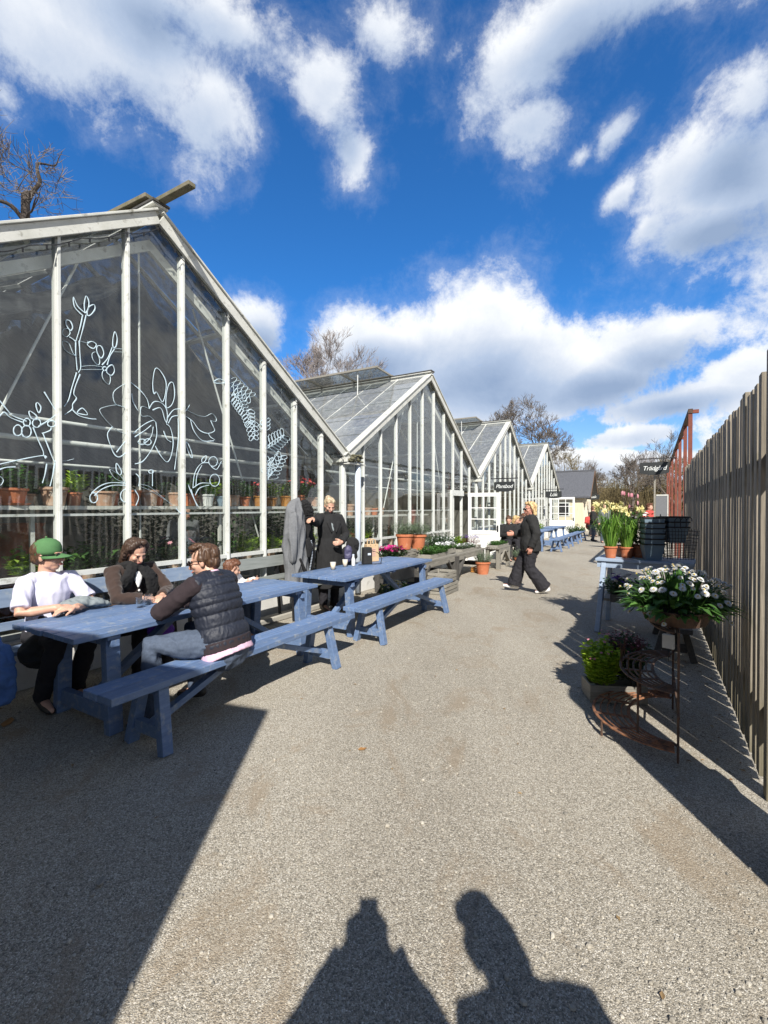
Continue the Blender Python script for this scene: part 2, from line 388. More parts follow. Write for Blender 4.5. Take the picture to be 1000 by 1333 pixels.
# clouds added out of view, right and behind, to grey the panes' reflections
for (a0, e0, ax, ey, s_) in [(62, 24, 24, 13, 1.1), (88, 34, 22, 16, 1.1), (75, 8, 40, 8, 1.), (110, 22, 22, 13, 1.1), (48, 44, 9, 7, .8)]:
    da = wt.math('SUBTRACT', wt.math('FRACT', wt.math('MULTIPLY_ADD', az, .5/PI, .5-a0/360)), .5)
    u = wt.math('MULTIPLY', da, 360*math.cos(math.radians(e0))/ax); v = wt.math('MULTIPLY_ADD', el, 180/PI/ey, -e0/ey)
    g = wt.math('MULTIPLY', wt.math('SUBTRACT', 1.2, wt.math('SQRT', wt.math('MULTIPLY_ADD', u, u, wt.math('MULTIPLY', v, v)))), s_)
    tot = wt.math('SMOOTH_MAX', tot, g, .25)
den = wt.math('ADD', tot, nz)
low = wt.ramp(el, [(0, (1,)*3), (.45, (0,)*3)])
edge = wt.new('ShaderNodeMapRange', interpolation_type='SMOOTHSTEP'); wt.ln(den, edge.inputs['Value']); edge.inputs['From Min'].default_value = .05
wt.ln(wt.math('SUBTRACT', .78, wt.math('MULTIPLY', low, .60)), edge.inputs['From Max'])
mask = edge.outputs[0]
sh = wt.math('MULTIPLY_ADD', hs, .42, wt.math('MULTIPLY_ADD', wt.math('SUBTRACT', wn, .5), 1.15, wt.math('MULTIPLY', wt.math('SUBTRACT', wn3, .5), .6)))
DK = [(650, 495, 105, 50, 0), (800, 505, 100, 34, 0), (500, 480, 60, 40, 0), (190, 30, 120, 50, 10), (780, 60, 110, 60, -20), (930, 305, 110, 40, -10), (960, 230, 60, 60, 0), (880, 530, 90, 22, -8), (340, 450, 40, 30, 0), (450, 190, 30, 40, 0), (860, 470, 70, 30, 0)]
dk = None
for (px, py, rx, ry, ro) in DK:
    a0, e0 = azel(px, py); dist = V(((px-500)/F, 1, (py-660.5)/F)).length; ax = rx/F/dist*1.1; ey = ry/F/dist*1.08
    u = wt.math('MULTIPLY', wt.math('SUBTRACT', az, a0), math.cos(e0)/ax); v = wt.math('MULTIPLY', wt.math('SUBTRACT', el, e0), 1/ey)
    g = wt.math('MAXIMUM', wt.math('SUBTRACT', 1., wt.math('SQRT', wt.math('MULTIPLY_ADD', u, u, wt.math('MULTIPLY', v, v)))), 0.)
    dk = g if dk is None else wt.math('MAXIMUM', dk, g)
thick = wt.math('MULTIPLY', wt.math('SUBTRACT', den, .55), -.22)
shade = wt.math('ADD', wt.math('ADD', wt.math('MULTIPLY_ADD', dk, -.62, sh), thick), .80, clamp=True)
ccol = wt.ramp(shade, [(0, (3.1, 4.1, 5.9)), (.4, (4.8, 5.8, 7.5)), (.72, (7.2, 7.8, 8.8)), (1, (9.9, 10.1, 10.3))])
sat = wt.new('ShaderNodeHueSaturation', i_Saturation=1.12, i_Value=1.15); wt.ln(sky.outputs[0], sat.inputs['Color'])
vd = wt.new('ShaderNodeVectorMath', operation='DOT_PRODUCT'); wt.ln(D, vd.inputs[0]); vd.inputs[1].default_value = tos
deep = wt.ramp(wt.math('MULTIPLY_ADD', vd.outputs['Value'], .5, .5), [(.50, (.38, .97, 1.46)), (.85, (.50, .53, .56))])   # deepest blue away from the sun
deep = wt.mix(wt.ramp(el, [(0, (1,)*3), (.34, (0,)*3)]), deep, (.98, .90, 1.06))
skc = wt.mix(1.0, sat.outputs[0], deep, 'MULTIPLY')
wisp = wt.new('ShaderNodeMapRange', interpolation_type='SMOOTHSTEP'); wt.ln(wt.math('ADD', tot, wt.math('MULTIPLY', nz, 1.3)), wisp.inputs['Value']); wisp.inputs['From Min'].default_value = -.35; wisp.inputs['From Max'].default_value = .9
mask = wt.math('MAXIMUM', mask, wt.math('MULTIPLY', wisp.outputs[0], wt.math('MULTIPLY', wt.math('SUBTRACT', 1., low), .24)))
fin = wt.mix(wt.math('MULTIPLY', mask, .97), skc, ccol)
wt.ln(fin, bg.inputs['Color']); bg.inputs['Strength'].default_value = .070
SC.view_settings.view_transform = 'Standard'; SC.view_settings.look = 'None'; SC.view_settings.exposure = .60; SC.view_settings.gamma = 1
SC.render.engine = 'CYCLES'
SC.cycles.max_bounces = 10; SC.cycles.transparent_max_bounces = 32; SC.cycles.glossy_bounces = 4; SC.cycles.diffuse_bounces = 3; SC.cycles.caustics_reflective = False; SC.cycles.caustics_refractive = False
SC.cycles.use_denoising = True; SC.cycles.sample_clamp_indirect = 6
# ---------------------------------------------------------------- ground
def gravel():
    m, t, b = newmat('gravel'); vec = t.coord()
    vo = t.new('ShaderNodeTexVoronoi', i_Scale=230, i_Randomness=1); t.ln(vec, vo.inputs['Vector'])
    vb = t.new('ShaderNodeTexVoronoi', i_Scale=150, i_Randomness=1); t.ln(vec, vb.inputs['Vector'])
    sep = t.new('ShaderNodeSeparateColor'); t.ln(vo.outputs['Color'], sep.inputs[0])
    sepb = t.new('ShaderNodeSeparateColor'); t.ln(vb.outputs['Color'], sepb.inputs[0])
    stone = t.ramp(sep.outputs[0], [(0, (.14, .128, .105)), (.3, (.335, .306, .256)), (.7, (.455, .42, .355)), (.94, (.61, .575, .505)), (1, (.86, .83, .77))])
    stone2 = t.ramp(sepb.outputs[1], [(0, (.20, .185, .155)), (.6, (.435, .40, .335)), (1, (.62, .59, .53))])
    pick = t.math('GREATER_THAN', sepb.outputs[0], .62)
    col = t.mix(pick, stone, stone2)
    gap = t.ramp(vo.outputs['Distance'], [(.35, (1, 1, 1)), (.62, (.72, .69, .64))])  # crevice shade and brown soil between stones, put into the colour
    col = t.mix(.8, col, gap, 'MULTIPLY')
    br = t.noise(t.coord((1, .55, 1), rot=(0, 0, .5)), 1.9, 7, .72, .8)
    brm = t.ramp(br, [(.53, (0, 0, 0)), (.64, (.85, .85, .85))])
    col = t.mix(brm, col, t.mix(.62, col, (.27, .205, .135)))
    big = t.noise(t.coord((.6, .25, 1), rot=(0, 0, .5)), .9, 4, .6)
    col = t.mix(1, col, t.ramp(big, [(.3, (.80, .785, .76)), (.7, (1.12, 1.12, 1.11))]), 'MULTIPLY')
    t.ln(col, b.inputs['Base Color']); b.inputs['Roughness'].default_value = .9
    h = t.math('SUBTRACT', 1, vo.outputs['Distance']); h = t.math('MULTIPLY_ADD', t.math('MULTIPLY', pick, t.math('SUBTRACT', 1, vb.outputs['Distance'])), 1.0, h)
    h = t.math('MULTIPLY_ADD', t.noise(vec, 3, 4, .6), 1.2, h)
    t.bump(h, .65, .0045, b)
    return m
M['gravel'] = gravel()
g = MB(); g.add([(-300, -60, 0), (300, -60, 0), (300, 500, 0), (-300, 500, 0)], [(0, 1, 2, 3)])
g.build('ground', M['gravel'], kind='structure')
# ---------------------------------------------------------------- glasshouses
EAVE, RIDGE, PL, SILL, RAIL = 2.46, 4.71, .42, .96, 1.51
HALF = SPAN/2
def rk(x): return EAVE+(RIDGE-EAVE)*(1-abs(x-HALF)/HALF)      # height of the rake over the facade
def glasshouse(t0, label, depth=10., near=False, vent=True, door=None, laps=5, cloth=False, roofL=True, roofR=True, side=()):
    g = thing('greenhouse', label, 'greenhouse', W(t0, NF), ROT, 'white gabled greenhouses in a row along the path')
    # plinth
    segs = [(0, SPAN)] if door is None else [(0, door[0]), (door[1], SPAN)]
    for a, b in segs:
        m = MB(); m.lohi((a+.002, 0, 0), (b-.002, .16, PL)); m.lohi((a+.002, -.03, PL+.002), (b-.002, .17, PL+.035))
        m.build('plinth', M['plaster'], g, bevel=.008)
    # uprights
    for k in range(12):
        x = min(max(k*BAY, .035), SPAN-.035)
        top = rk(x)-.05
        w = .043 if k not in (0, 11) else .06
        pr = .030 if near else .016; w = w if near else w*.85
        m = MB(); m.lohi((x-w/2, -pr, PL+.037), (x+w/2, .05, top)); m.lohi((x-.014, -pr-(.017 if near else .008), PL+.04), (x+.014, -pr, top))
        m.build('mullion', M['white'], g, bevel=.004)
    # cross rails
    for z, h, y0, y1 in ((SILL, .045, -.03 if near else -.012, .035), (RAIL, .022, .012, .04), (PL+.06, .04, -.03 if near else -.012, .035)):
        m = MB()
        for k in range(11):
            if door and door[0]-.1 < k*BAY < door[1]-.2 and z < 1.6: continue
            m.lohi((k*BAY+.03, y0, z-h/2), ((k+1)*BAY-.03, y1, z+h/2))
        m.build('glazing_rail', M['white'], g)
    # panes
    for k in range(11):
        x0, x1 = k*BAY+.02, (k+1)*BAY-.02
        zb = PL+.05
        if door and door[0]-.1 < k*BAY < door[1]-.2: zb = 2.06
        poly = [(x0, 0, zb), (x1, 0, zb), (x1, 0, rk(x1)-.07)]
        if x0 < HALF < x1: poly.append((HALF, 0, rk(HALF)-.07))
        poly.append((x0, 0, rk(x0)-.07))
        m = MB(); m.prism([(p[0], .006, p[2]) for p in poly], (0, .004, 0))
        p = m.build('glass_pane', M['glass'], g)
    # rake boards
    for s in (-1, 1):
        e = HALF-s*HALF
        p0 = V((e, 0, EAVE)); p1 = V((HALF, 0, RIDGE)); d = (p1-p0).normalized(); nrm = V((-d.z*1, 0, d.x)) if s > 0 else V((d.z*-1, 0, d.x))
        if nrm.z < 0: nrm = -nrm
        def quad(a, b, o0, o1, y0, y1):
            return [p0+d*a+nrm*o0+V((0, y0, 0)), p0+d*b+nrm*o0+V((0, y0, 0)), p0+d*b+nrm*o1+V((0, y0, 0)), p0+d*a+nrm*o1+V((0, y0, 0))]
        L = (p1-p0).length
        m = MB(); m.prism(quad(-.05, L-.02, -.06, .06, -.085, 0), (0, .035, 0)); m.prism(quad(-.08, L+.01, .062, .085, -.11, 0), (0, .16, 0))
        m.build('bargeboard', M['whitewood'], g, bevel=.004)
        m = MB(); m.prism(quad(.1, L-.1, -.26, -.16, .10, 0), (0, .05, 0)); m.build('inner_rafter', M['whitewood'], g)
        # roof
        if (s > 0 and roofL) or (s < 0 and roofR):
            nb = int(round(depth/.75))
            for j in range(nb+1):
                y = .06+j*(depth-.12)/nb
                m = MB(); m.beam(p0+nrm*.035+V((0, y, 0)), p1+nrm*.035+V((0, y, 0)), .035, .05, nrm); m.build('roof_bar', M['whitewood'], g)
            for j in range(nb):
                ya, yb = .08+j*(depth-.12)/nb, .04+(j+1)*(depth-.12)/nb
                m = MB(); st = L/laps
                for q in range(laps):
                    a, b = q*st, min((q+1)*st+.03, L-.03)
                    z0, z1 = .056+.010, .056
                    v = [p0+d*a+nrm*z0+V((0, ya, 0)), p0+d*a+nrm*z0+V((0, yb, 0)), p0+d*b+nrm*z1+V((0, yb, 0)), p0+d*b+nrm*z1+V((0, ya, 0))]
                    m.prism(v, nrm*.004)
                m.build('roof_pane', M['glass_wash' if near or s < 0 else 'glass_old'], g)
            for f in (.33, .66):
                m = MB(); m.beam(p0+d*(L*f)-nrm*.03+V((0, .05, 0)), p0+d*(L*f)-nrm*.03+V((0, depth-.05, 0)), .05, .06, nrm); m.build('purlin', M['white'], g)
    m = MB(); m.lohi((HALF-.05, .0, RIDGE+.03), (HALF+.05, depth, RIDGE+.10)); m.lohi((HALF-.09, -.10, RIDGE+.102), (HALF+.09, depth, RIDGE+.125)); m.build('ridge_beam', M['whitewood'], g)
    m = MB(); m.lohi((HALF-.10, -.12, RIDGE+.128), (HALF+.10, depth, RIDGE+.15)); m.build('ridge_capping', M['darkwood'], g)
    # back wall
    m = MB(); m.prism([(0, depth, 0), (SPAN, depth, 0), (SPAN, depth, EAVE), (HALF, depth, RIDGE), (0, depth, EAVE)], (0, .1, 0)); m.build('back_wall', M['greywood'], g)
    for x in side: m = MB(); m.lohi((x-.03, .17, 0), (x+.03, depth-.01, EAVE-.11)); m.build('side_wall', M['greywood'], g)
    # valley gutter at the right-hand eave, with its mossy end
    m = MB(); m.lohi((SPAN-.12, -.16, EAVE-.10), (SPAN+.12, depth, EAVE-.02)); m.build('gutter', M['whitewood'], g, bevel=.01)
    # pipes inside: warm rails along the facade
    for y, z, r in ((.34, 2.42, .018), (.62, 2.26, .026), (.55, 2.02, .013)):
        m = MB(); m.tube([(.1, y, z), (SPAN-.1, y, z)], r, 10); m.build('heating_pipe', M['white'], g, smooth=True)
    for x, xx in ((HALF, HALF), (HALF-1.9, HALF-.6), (HALF+1.9, HALF+.7)):
        m = MB(); m.tube([(x, .3, .9), (xx, .3, rk(xx)-.2)], .012, 6); m.build('tie_rod', M['white'], g)
    if cloth:
        for s in (-1, 1):
            m = MB(); N, K = 40, 150; vs = []
            for j in range(K):
                y = .42+j*(depth-.9)/(K-1)
                for i in range(N):
                    f = i/(N-1)
                    x = HALF-s*(.1+f*(HALF-.12))
                    z = rk(x)-.40-.12*math.sin(PI*f)-.05*math.sin(PI*f)*math.sin(y*5.2+.6*math.sin(y*1.7))
                    z += .06*math.sin(y*9.+3*f+2.5*noise.noise((y*.8, f*3, s)))+.09*noise.noise((y*1.1, f*4.0, 5+s))+.085*noise.noise((y*3.1, f*9.0, 9+s))+.03*noise.noise((y*8.1, f*20, 3+s))
                    z -= .18*max(0, 1-(y-.42)/.5)*(.5+.5*math.sin(f*9+s))
                    vs.append((x, y, z))
            m.add(vs, [(j*N+i, j*N+i+1, (j+1)*N+i+1, (j+1)*N+i) for j in range(K-1) for i in range(N-1)])
            o = m.build('shade_cloth', M['cloth'], g, smooth=True); sd = o.modifiers.new('thick', 'SOLIDIFY'); sd.thickness = .004
    if vent:
        # long ridge vent propped open above the far slope
        hinge = V((HALF-.06, 0, RIDGE+.16)); out = V((-.66, 0, .035)).normalized(); y0, y1 = .95, depth-.4; Lv = .74
        m = MB()
        for a in (0., Lv): m.beam(hinge+out*a+V((0, y0, 0)), hinge+out*a+V((0, y1, 0)), .05, .045, (0, 0, 1))
        nb = 8
        for j in range(nb+1):
            y = y0+.03+(y1-y0-.06)*j/nb; m.beam(hinge+out*.02+V((0, y, 0)), hinge+out*(Lv-.02)+V((0, y, 0)), .04, .04, (0, 0, 1))
        vt = m.build('ridge_vent', M['greywood'], g)
        m = MB(); m.prism([hinge+out*.03+V((0, y0+.02, .022)), hinge+out*(Lv-.03)+V((0, y0+.02, .022)), hinge+out*(Lv-.03)+V((0, y1-.02, .022)), hinge+out*.03+V((0, y1-.02, .022))], (0, 0, .004)); m.build('vent_glass', M['glass_old'], vt)
        for j in range(4):
            y = y0+.6+(y1-y0-1.2)*j/3; m = MB(); m.tube([hinge+out*(Lv-.06)+V((0, y, 0)), (HALF-.75, y, rk(HALF-.75)+.08)], .012, 6); m.build('vent_prop', M['white'], vt)
    return g
GH = []
T0 = [.73-SPAN, .73, .73+SPAN, .73+2*SPAN]
GH.append(glasshouse(T0[0], 'nearest greenhouse, tall glass gable painted with white flower drawings', 10, True, vent=False, cloth=True, laps=3, side=(.05,)))
GH.append(glasshouse(T0[1], 'second greenhouse along the path, with a long propped roof vent and an open white door', 10, door=(4.9, 6.2), vent=True))
GH.append(glasshouse(T0[2], 'third greenhouse, beyond the open white door, with a black sign on its corner', 10, vent=True))
GH.append(glasshouse(T0[3], 'last greenhouse in the row, next to the slate-roofed hut', 10, vent=False, side=(SPAN-.2,)))
g1, g2, g3, g4 = GH
# old boards lying on the first ridge
for a, b, w in (((HALF-.0, 1.6, RIDGE+.17), (HALF+.0, -.62, RIDGE+.165), .085), ((HALF-.14, 2.2, RIDGE+.215), (HALF-.05, .02, RIDGE+.225), .10)):
    m = MB(); m.beam(a, b, w, .045); m.build('loose_ridge_board', M['mosswood'], g1, bevel=.006)
# fairy-light wire under the bargeboard of the first gable
m = MB()
for s in (-1, 1):
    pts = []
    for i in range(60):
        f = i/59; x = HALF-s*HALF*(1-f); pts.append((x, -.075+.01*math.sin(i*2.1), rk(x)-.115-.03*abs(math.sin(f*PI*9))))
    m.tube(pts, .005, 5)
    for i in range(2, 60, 3): m.box(V(pts[i])-V((0, 0, .02)), (.012, .012, .035))
m.build('fairy_light_string', M['black'], g1)
# mossy gutter end and downpipe in the first valley
m = MB()
for i in range(26):
    m.ell((SPAN+R_.uniform(-.12, .30), -.20+R_.uniform(-.04, .05), EAVE-.03+R_.uniform(-.05, .06)), (R_.uniform(.02, .055), R_.uniform(.02, .05), R_.uniform(.012, .03)), None, 7, 5)
m.build('moss_clump', mat('moss', (.17, .16, .10), 1, (.07, .065, .04), 30, bump=1, bscale=50), g1)
m = MB(); m.tube([(SPAN+.27, -.12, EAVE-.08), (SPAN+.27, -.12, .05)], .052, 14); m.build('downpipe', M['zinc'], g1, smooth=True)
m = MB(); m.lohi((SPAN-.10, -.19, EAVE-.13), (SPAN+.42, -.06, EAVE-.105)); m.build('gutter_bracket', M['whitewood'], g1)
# ---- flowers drawn with white marker on the panes
def onpane(px, py, n=NF-.012):
    d = V(((px-500)/F, 0, 0))+V((0, 1, 0))*1
    c, s = math.cos(-.010), math.sin(-.010); fw = V((0, c, s)); up = V((0, -s, c))
    r = V((1, 0, 0))*((px-500)/F)-up*((py-666.5)/F)+fw
    N3 = V((DN.x, DN.y, 0)); k = ((V((O2.x, O2.y, 0))-V((0, 0, 1.58))).dot(N3)+n)/r.dot(N3)
    P = r*k+V((0, 0, 1.58)); w = V((P.x-O2.x, P.y-O2.y)); return V((w.dot(DT)-T0[0], 0, P.z))
def smooth(pts, n=6, closed=False):
    out = []; N = len(pts)
    for i in range(N if closed else N-1):
        g_ = lambda j: pts[j % N] if closed else pts[min(max(j, 0), N-1)]
        a, b, c, d = g_(i-1), g_(i), g_(i+1), g_(i+2)
        for k in range(n):
            u = k/n; out.append(.5*((2*b)+(-a+c)*u+(2*a-5*b+4*c-d)*u*u+(-a+3*b-3*c+d)*u**3))
    if not closed: out.append(pts[-1])
    else: out.append(pts[0])
    return out
def drawing(strokes, name='painted_flower', w=.0062):
    m = MB()
    for st in strokes:
        cl = st[0] == 'c'; P = [V((x, y, 0)) for x, y in (st[1:] if cl else st)]
        P = smooth(P, 5, cl)
        Q = [onpane(p.x, p.y) for p in P]
        Q = [V((q.x, -.0035, q.z)) for q in Q]
        ph = R_.uniform(0, 6); m.tube(Q, [(w*(.78+.3*math.sin(i*.55+ph)*math.sin(i*.21+ph)), .002) for i in range(len(Q))], 6, side=None)
    return m.build(name, M['glasspaint'], g1)
def fern(a, b, n, L, curl=.5, both=True):
    st = [[a, ((a[0]+b[0])/2+3, (a[1]+b[1])/2), b]]
    dx, dy = b[0]-a[0], b[1]-a[1]; l = math.hypot(dx, dy); dx /= l; dy /= l
    for i in range(n):
        f = (i+.5)/n; x, y = a[0]+dx*l*f, a[1]+dy*l*f; k = L*(1-.35*f)
        for s in ((-1, 1) if both else (1,)):
            ux, uy = dx*.35-s*dy, dy*.35+s*dx
            st.append(['c', (x, y), (x+ux*k*.6+dx*3, y+uy*k*.6+dy*3), (x+ux*k, y+uy*k), (x+ux*k*.55-dx*3, y+uy*k*.55-dy*3)])
    return st
def loop(x, y, rx, ry, ro=0, n=9):
    c, s = math.cos(ro), math.sin(ro)
    return ['c']+[(x+rx*math.cos(2*PI*i/n)*c-ry*math.sin(2*PI*i/n)*s, y+rx*math.cos(2*PI*i/n)*s+ry*math.sin(2*PI*i/n)*c) for i in range(n)]
def px4(x0, y0, k, pts): return [p if p == 'c' else (x0+p[0]*k, y0+p[1]*k) for p in pts]
A_ = lambda *p: px4(60, 370, .15, p)       # budding twig
drawing([A_((322, 265), (300, 370), (262, 495)), A_((352, 265), (325, 380), (295, 490)), A_((345, 250), (280, 190), (243, 110), (250, 190), (300, 250), (325, 268)), A_('c', (345, 245), (336, 170), (352, 100), (376, 150), (368, 215)), A_('c', (362, 265), (372, 200), (420, 175), (428, 215), (390, 265)),
         A_((262, 500), (262, 600), (275, 745)), A_((292, 490), (298, 600), (305, 720), (285, 765)), A_((295, 492), (370, 510), (362, 490)), A_('c', (362, 515), (400, 495), (440, 520), (420, 555), (385, 545)),
         A_((262, 495), (230, 470), (205, 455)), A_('c', (180, 455), (148, 430), (155, 390), (195, 385), (212, 425)), A_('c', (215, 400), (180, 350), (180, 310), (215, 320), (235, 370)), A_('c', (260, 620), (170, 570), (148, 495), (200, 510), (235, 590)),
         A_((310, 712), (400, 705), (490, 715)), A_((310, 740), (400, 738), (490, 740)), A_('c', (455, 700), (410, 650), (405, 600), (440, 590), (470, 660)), A_('c', (480, 640), (445, 580), (450, 535), (485, 540), (505, 600)), A_((490, 700), (540, 640), (578, 545)), A_((535, 700), (560, 620), (600, 560)), A_('c', (585, 540), (585, 470), (602, 410), (622, 470), (610, 540)), A_((590, 555), (665, 560)), A_((600, 585), (665, 588)),
         A_('c', (510, 745), (560, 800), (550, 868), (505, 830), (490, 780)), A_('c', (540, 720), (580, 700), (598, 750), (570, 790), (530, 760)), A_('c', (495, 725), (520, 715), (530, 735), (510, 750)),
         A_((270, 765), (230, 890), (200, 1000), (160, 1060)), A_((300, 780), (260, 880), (245, 950), (268, 990), (235, 1040), (230, 1085), (165, 1130)), A_((230, 1085), (290, 1140), (380, 1165), (440, 1170)), A_('c', (275, 1110), (320, 1075), (365, 1130), (300, 1125))])
B_ = lambda *p: px4(0, 500, .14, p)        # left branch with berries
drawing([B_((0, 150), (40, 200), (120, 290), (215, 330), (250, 345)), B_((0, 300), (45, 260), (100, 310), (215, 355)), B_('c', (350, 240), (340, 190), (355, 172), (385, 215), (370, 265)), B_('c', (300, 320), (275, 270), (285, 250), (340, 290), (350, 325)), B_(*loop(345, 362, 38, 40)), B_(*loop(170, 430, 40, 50)), B_(*loop(250, 440, 45, 55)), B_(*loop(255, 355, 32, 36)), B_(*loop(485, 368, 38, 28)),
         B_((365, 390), (450, 340), (540, 270)), B_((395, 460), (470, 430), (480, 400)), B_((312, 400), (360, 520), (405, 620), (410, 665)), B_((405, 460), (460, 600), (500, 700), (520, 720)), B_((440, 680), (400, 665), (250, 690), (0, 745)), B_((430, 690), (410, 660)), B_((440, 740), (425, 830), (400, 920)), B_((515, 730), (495, 850), (470, 950)), B_('c', (0, 860), (35, 890), (20, 930), (0, 935)), B_((0, 795), (60, 775), (150, 770)), B_((415, 70), (470, 160), (520, 240)), B_((520, 700), (600, 715), (690, 695))])
C_ = lambda *p: px4(120, 460, .18, p)      # the big lily
drawing([C_((285, 210), (230, 225), (165, 270), (155, 320), (178, 370), (235, 385)), C_((235, 395), (180, 372), (70, 395), (65, 430), (120, 500), (190, 560), (260, 585)), C_((150, 530), (115, 580), (130, 650), (165, 730), (205, 748), (260, 705)), C_((180, 715), (230, 650), (265, 620)), C_((285, 210), (350, 265), (400, 330), (418, 400)), C_((290, 290), (300, 350), (335, 412)), C_((418, 400), (360, 385), (360, 450), (420, 455), (465, 500)), C_((418, 395), (450, 350), (500, 355), (540, 400), (548, 470), (540, 505)),
         C_((440, 410), (500, 395), (530, 480), (545, 505)), C_('c', (450, 290), (442, 210), (460, 110), (500, 130), (540, 220), (515, 350), (470, 280)), C_('c', (540, 390), (540, 300), (560, 220), (590, 215), (600, 300), (580, 370)), C_((545, 470), (590, 410), (640, 402), (690, 412)), C_((555, 505), (580, 460), (625, 448)), C_((300, 580), (370, 520), (440, 485), (465, 500)), C_((310, 605), (380, 560), (430, 520)), C_((330, 640), (380, 650), (430, 600), (445, 530)), C_(*loop(365, 640, 28, 20)), C_(*loop(405, 640, 26, 22)), C_((465, 500), (470, 600), (430, 700), (370, 780), (310, 800)), C_((460, 670), (500, 740), (545, 785), (575, 740), (590, 640), (570, 540), (540, 510)), C_((520, 560), (545, 620), (575, 640)),
         C_((680, 415), (695, 395), (708, 372)), C_((695, 412), (760, 445), (820, 455), (870, 435), (900, 470), (895, 492), (860, 485)), C_((860, 485), (880, 530), (888, 560), (840, 578), (780, 555), (730, 490), (680, 455)), C_((715, 480), (740, 560), (800, 630), (885, 632)), C_((845, 580), (860, 605), (890, 625)), C_((625, 470), (628, 600), (610, 760), (600, 840))])
D_ = lambda *p: px4(120, 460, .18, p)      # bulbs and arches low on the glass
drawing([D_((0, 1010), (60, 960), (140, 935), (250, 940)), D_((20, 1030), (70, 985), (150, 955), (255, 955)), D_(*loop(15, 1045, 28, 36)), D_(*loop(245, 1030, 36, 46)), D_((350, 945), (420, 965), (500, 1030), (580, 1095)), D_((345, 960), (440, 1000), (530, 1060)), D_((320, 870), (345, 900), (340, 960)), D_((310, 985), (340, 1040), (320, 1100)), D_('c', (180, 795), (215, 850), (205, 880), (180, 850)), D_('c', (130, 840), (200, 880), (240, 930), (170, 905)), D_((440, 850), (440, 960)), D_(*loop(430, 855, 18, 12)), D_((610, 1120), (650, 1165))])
E_ = lambda *p: px4(240, 470, .1575, p)
drawing([E_((35, 1020), (75, 1120), (110, 1200)), E_((60, 1060), (90, 1150), (125, 1210)), E_((75, 1050), (90, 930), (140, 850), (210, 840)), E_((100, 1030), (110, 940), (150, 860)), E_((75, 1050), (140, 1010), (215, 1010)), E_((95, 1110), (130, 1050), (210, 1025)), E_(*loop(255, 985, 40, 50)), E_(*loop(242, 830, 36, 40)), E_('c', (155, 840), (150, 810), (185, 780), (180, 820)), E_((225, 870), (270, 895), (310, 830)), E_((265, 840), (320, 850)), E_(*loop(45, 735, 12, 70, -.35))], 'painted_bulb')
drawing(fern((296, 497), (328, 518), 6, 12)+fern((306, 512), (318, 535), 6, 11)+fern((322, 533), (326, 552), 4, 10)+fern((328, 548), (331, 572), 4, 9)+[['c', (279, 497), (286, 493), (294, 497), (285, 499)], E_((245, 165), (300, 180), (380, 200), (470, 300))], 'painted_fern')
drawing(fern((346, 585), (371, 566), 7, 14)+fern((347, 618), (352, 596), 4, 8)+fern((350, 622), (368, 592), 6, 11)+[E_((700, 980), (690, 900), (670, 800)), E_((690, 990), (720, 850), (780, 760)), E_((665, 730), (740, 660), (830, 610))]+fern((344, 560), (347, 545), 3, 8), 'painted_fern')
# ---------------------------------------------------------------- trestle tables and benches
def trestle_table(t0, t1, n0, n1, label, H=.735, m_=None, lo=.20):
    L, Wd = t1-t0, n1-n0; m_ = m_ or M['blue']
    r = thing('trestle_table', label, 'table', W((t0+t1)/2, (n0+n1)/2), ROT, 'blue trestle tables')
    m = MB(); nb = 6; w = Wd/nb
    for i in range(nb):
        y = -Wd/2+(i+.5)*w; e = R_.uniform(-.012, .012)
        m.box((e, y, H-.019+R_.uniform(-.002, .002)), (L, w-.010, .036))
    for x in (-L/2+.28, 0, L/2-.28): m.box((x, 0, H-.056), (.09, Wd-.06, .034))
    m.build('tabletop', m_, r, bevel=.004)
    for sx in (-1, 1):
        x = sx*(L/2-(lo if sx < 0 else .20))
        for sy in (-1, 1):
            m = MB(); m.beam((x, sy*(Wd/2-.06), 0), (x, sy*(Wd/2-.10), H-.075), .10, .07, (0, 1, 0)); m.build('leg', m_, r, bevel=.005)
        m = MB(); m.beam((x, -Wd/2+.10, .13), (x, Wd/2-.10, .13), .055, .11); m.build('stretcher', m_, r, bevel=.004); m = MB(); m.beam((x, -Wd/2+.03, H-.10), (x, Wd/2-.03, H-.10), .06, .052); m.build('top_bearer', m_, r, bevel=.004)
        m = MB(); m.beam((x-sx*.04, 0, .16), (sx*.22, 0, H-.09), .075, .05, (0, 0, 1)); m.build('brace', m_, r, bevel=.004)
    return r
def plank_bench(t0, t1, n0, n1, label, H=.465, m_=None, group='blue plank benches'):
    L, Wd = t1-t0, n1-n0; m_ = m_ or M['blue']
    r = thing('plank_bench', label, 'bench', W((t0+t1)/2, (n0+n1)/2), ROT, group)
    m = MB(); m.box((0, -Wd/4, H-.024), (L, Wd/2-.004, .048)); m.box((0, Wd/4, H-.024), (L+.006, Wd/2-.004, .046)); m.build('seat', m_, r, bevel=.005)
    for sx in (-1, 1):
        x = sx*(L/2-.35)
        for sy in (-1, 1):
            m = MB(); m.beam((x+sx*.03, sy*(Wd/2+.03), 0), (x, sy*(Wd/2-.06), H-.05), .075, .06, (0, 1, 0)); m.build('leg', m_, r, bevel=.004)
        m = MB(); m.beam((x+sx*.02, -Wd/2+.03, .13), (x+sx*.02, Wd/2-.03, .13), .05, .08); m.build('stretcher', m_, r, bevel=.003); m = MB(); m.beam((x, -Wd/2+.03, H-.075), (x, Wd/2-.03, H-.075), .07, .048); m.build('top_bearer', m_, r, bevel=.003)
        m = MB(); m.beam((x+sx*.0, 0, .15), (sx*.16, 0, H-.06), .06, .045, (0, 0, 1)); m.build('brace', m_, r, bevel=.003)
    return r
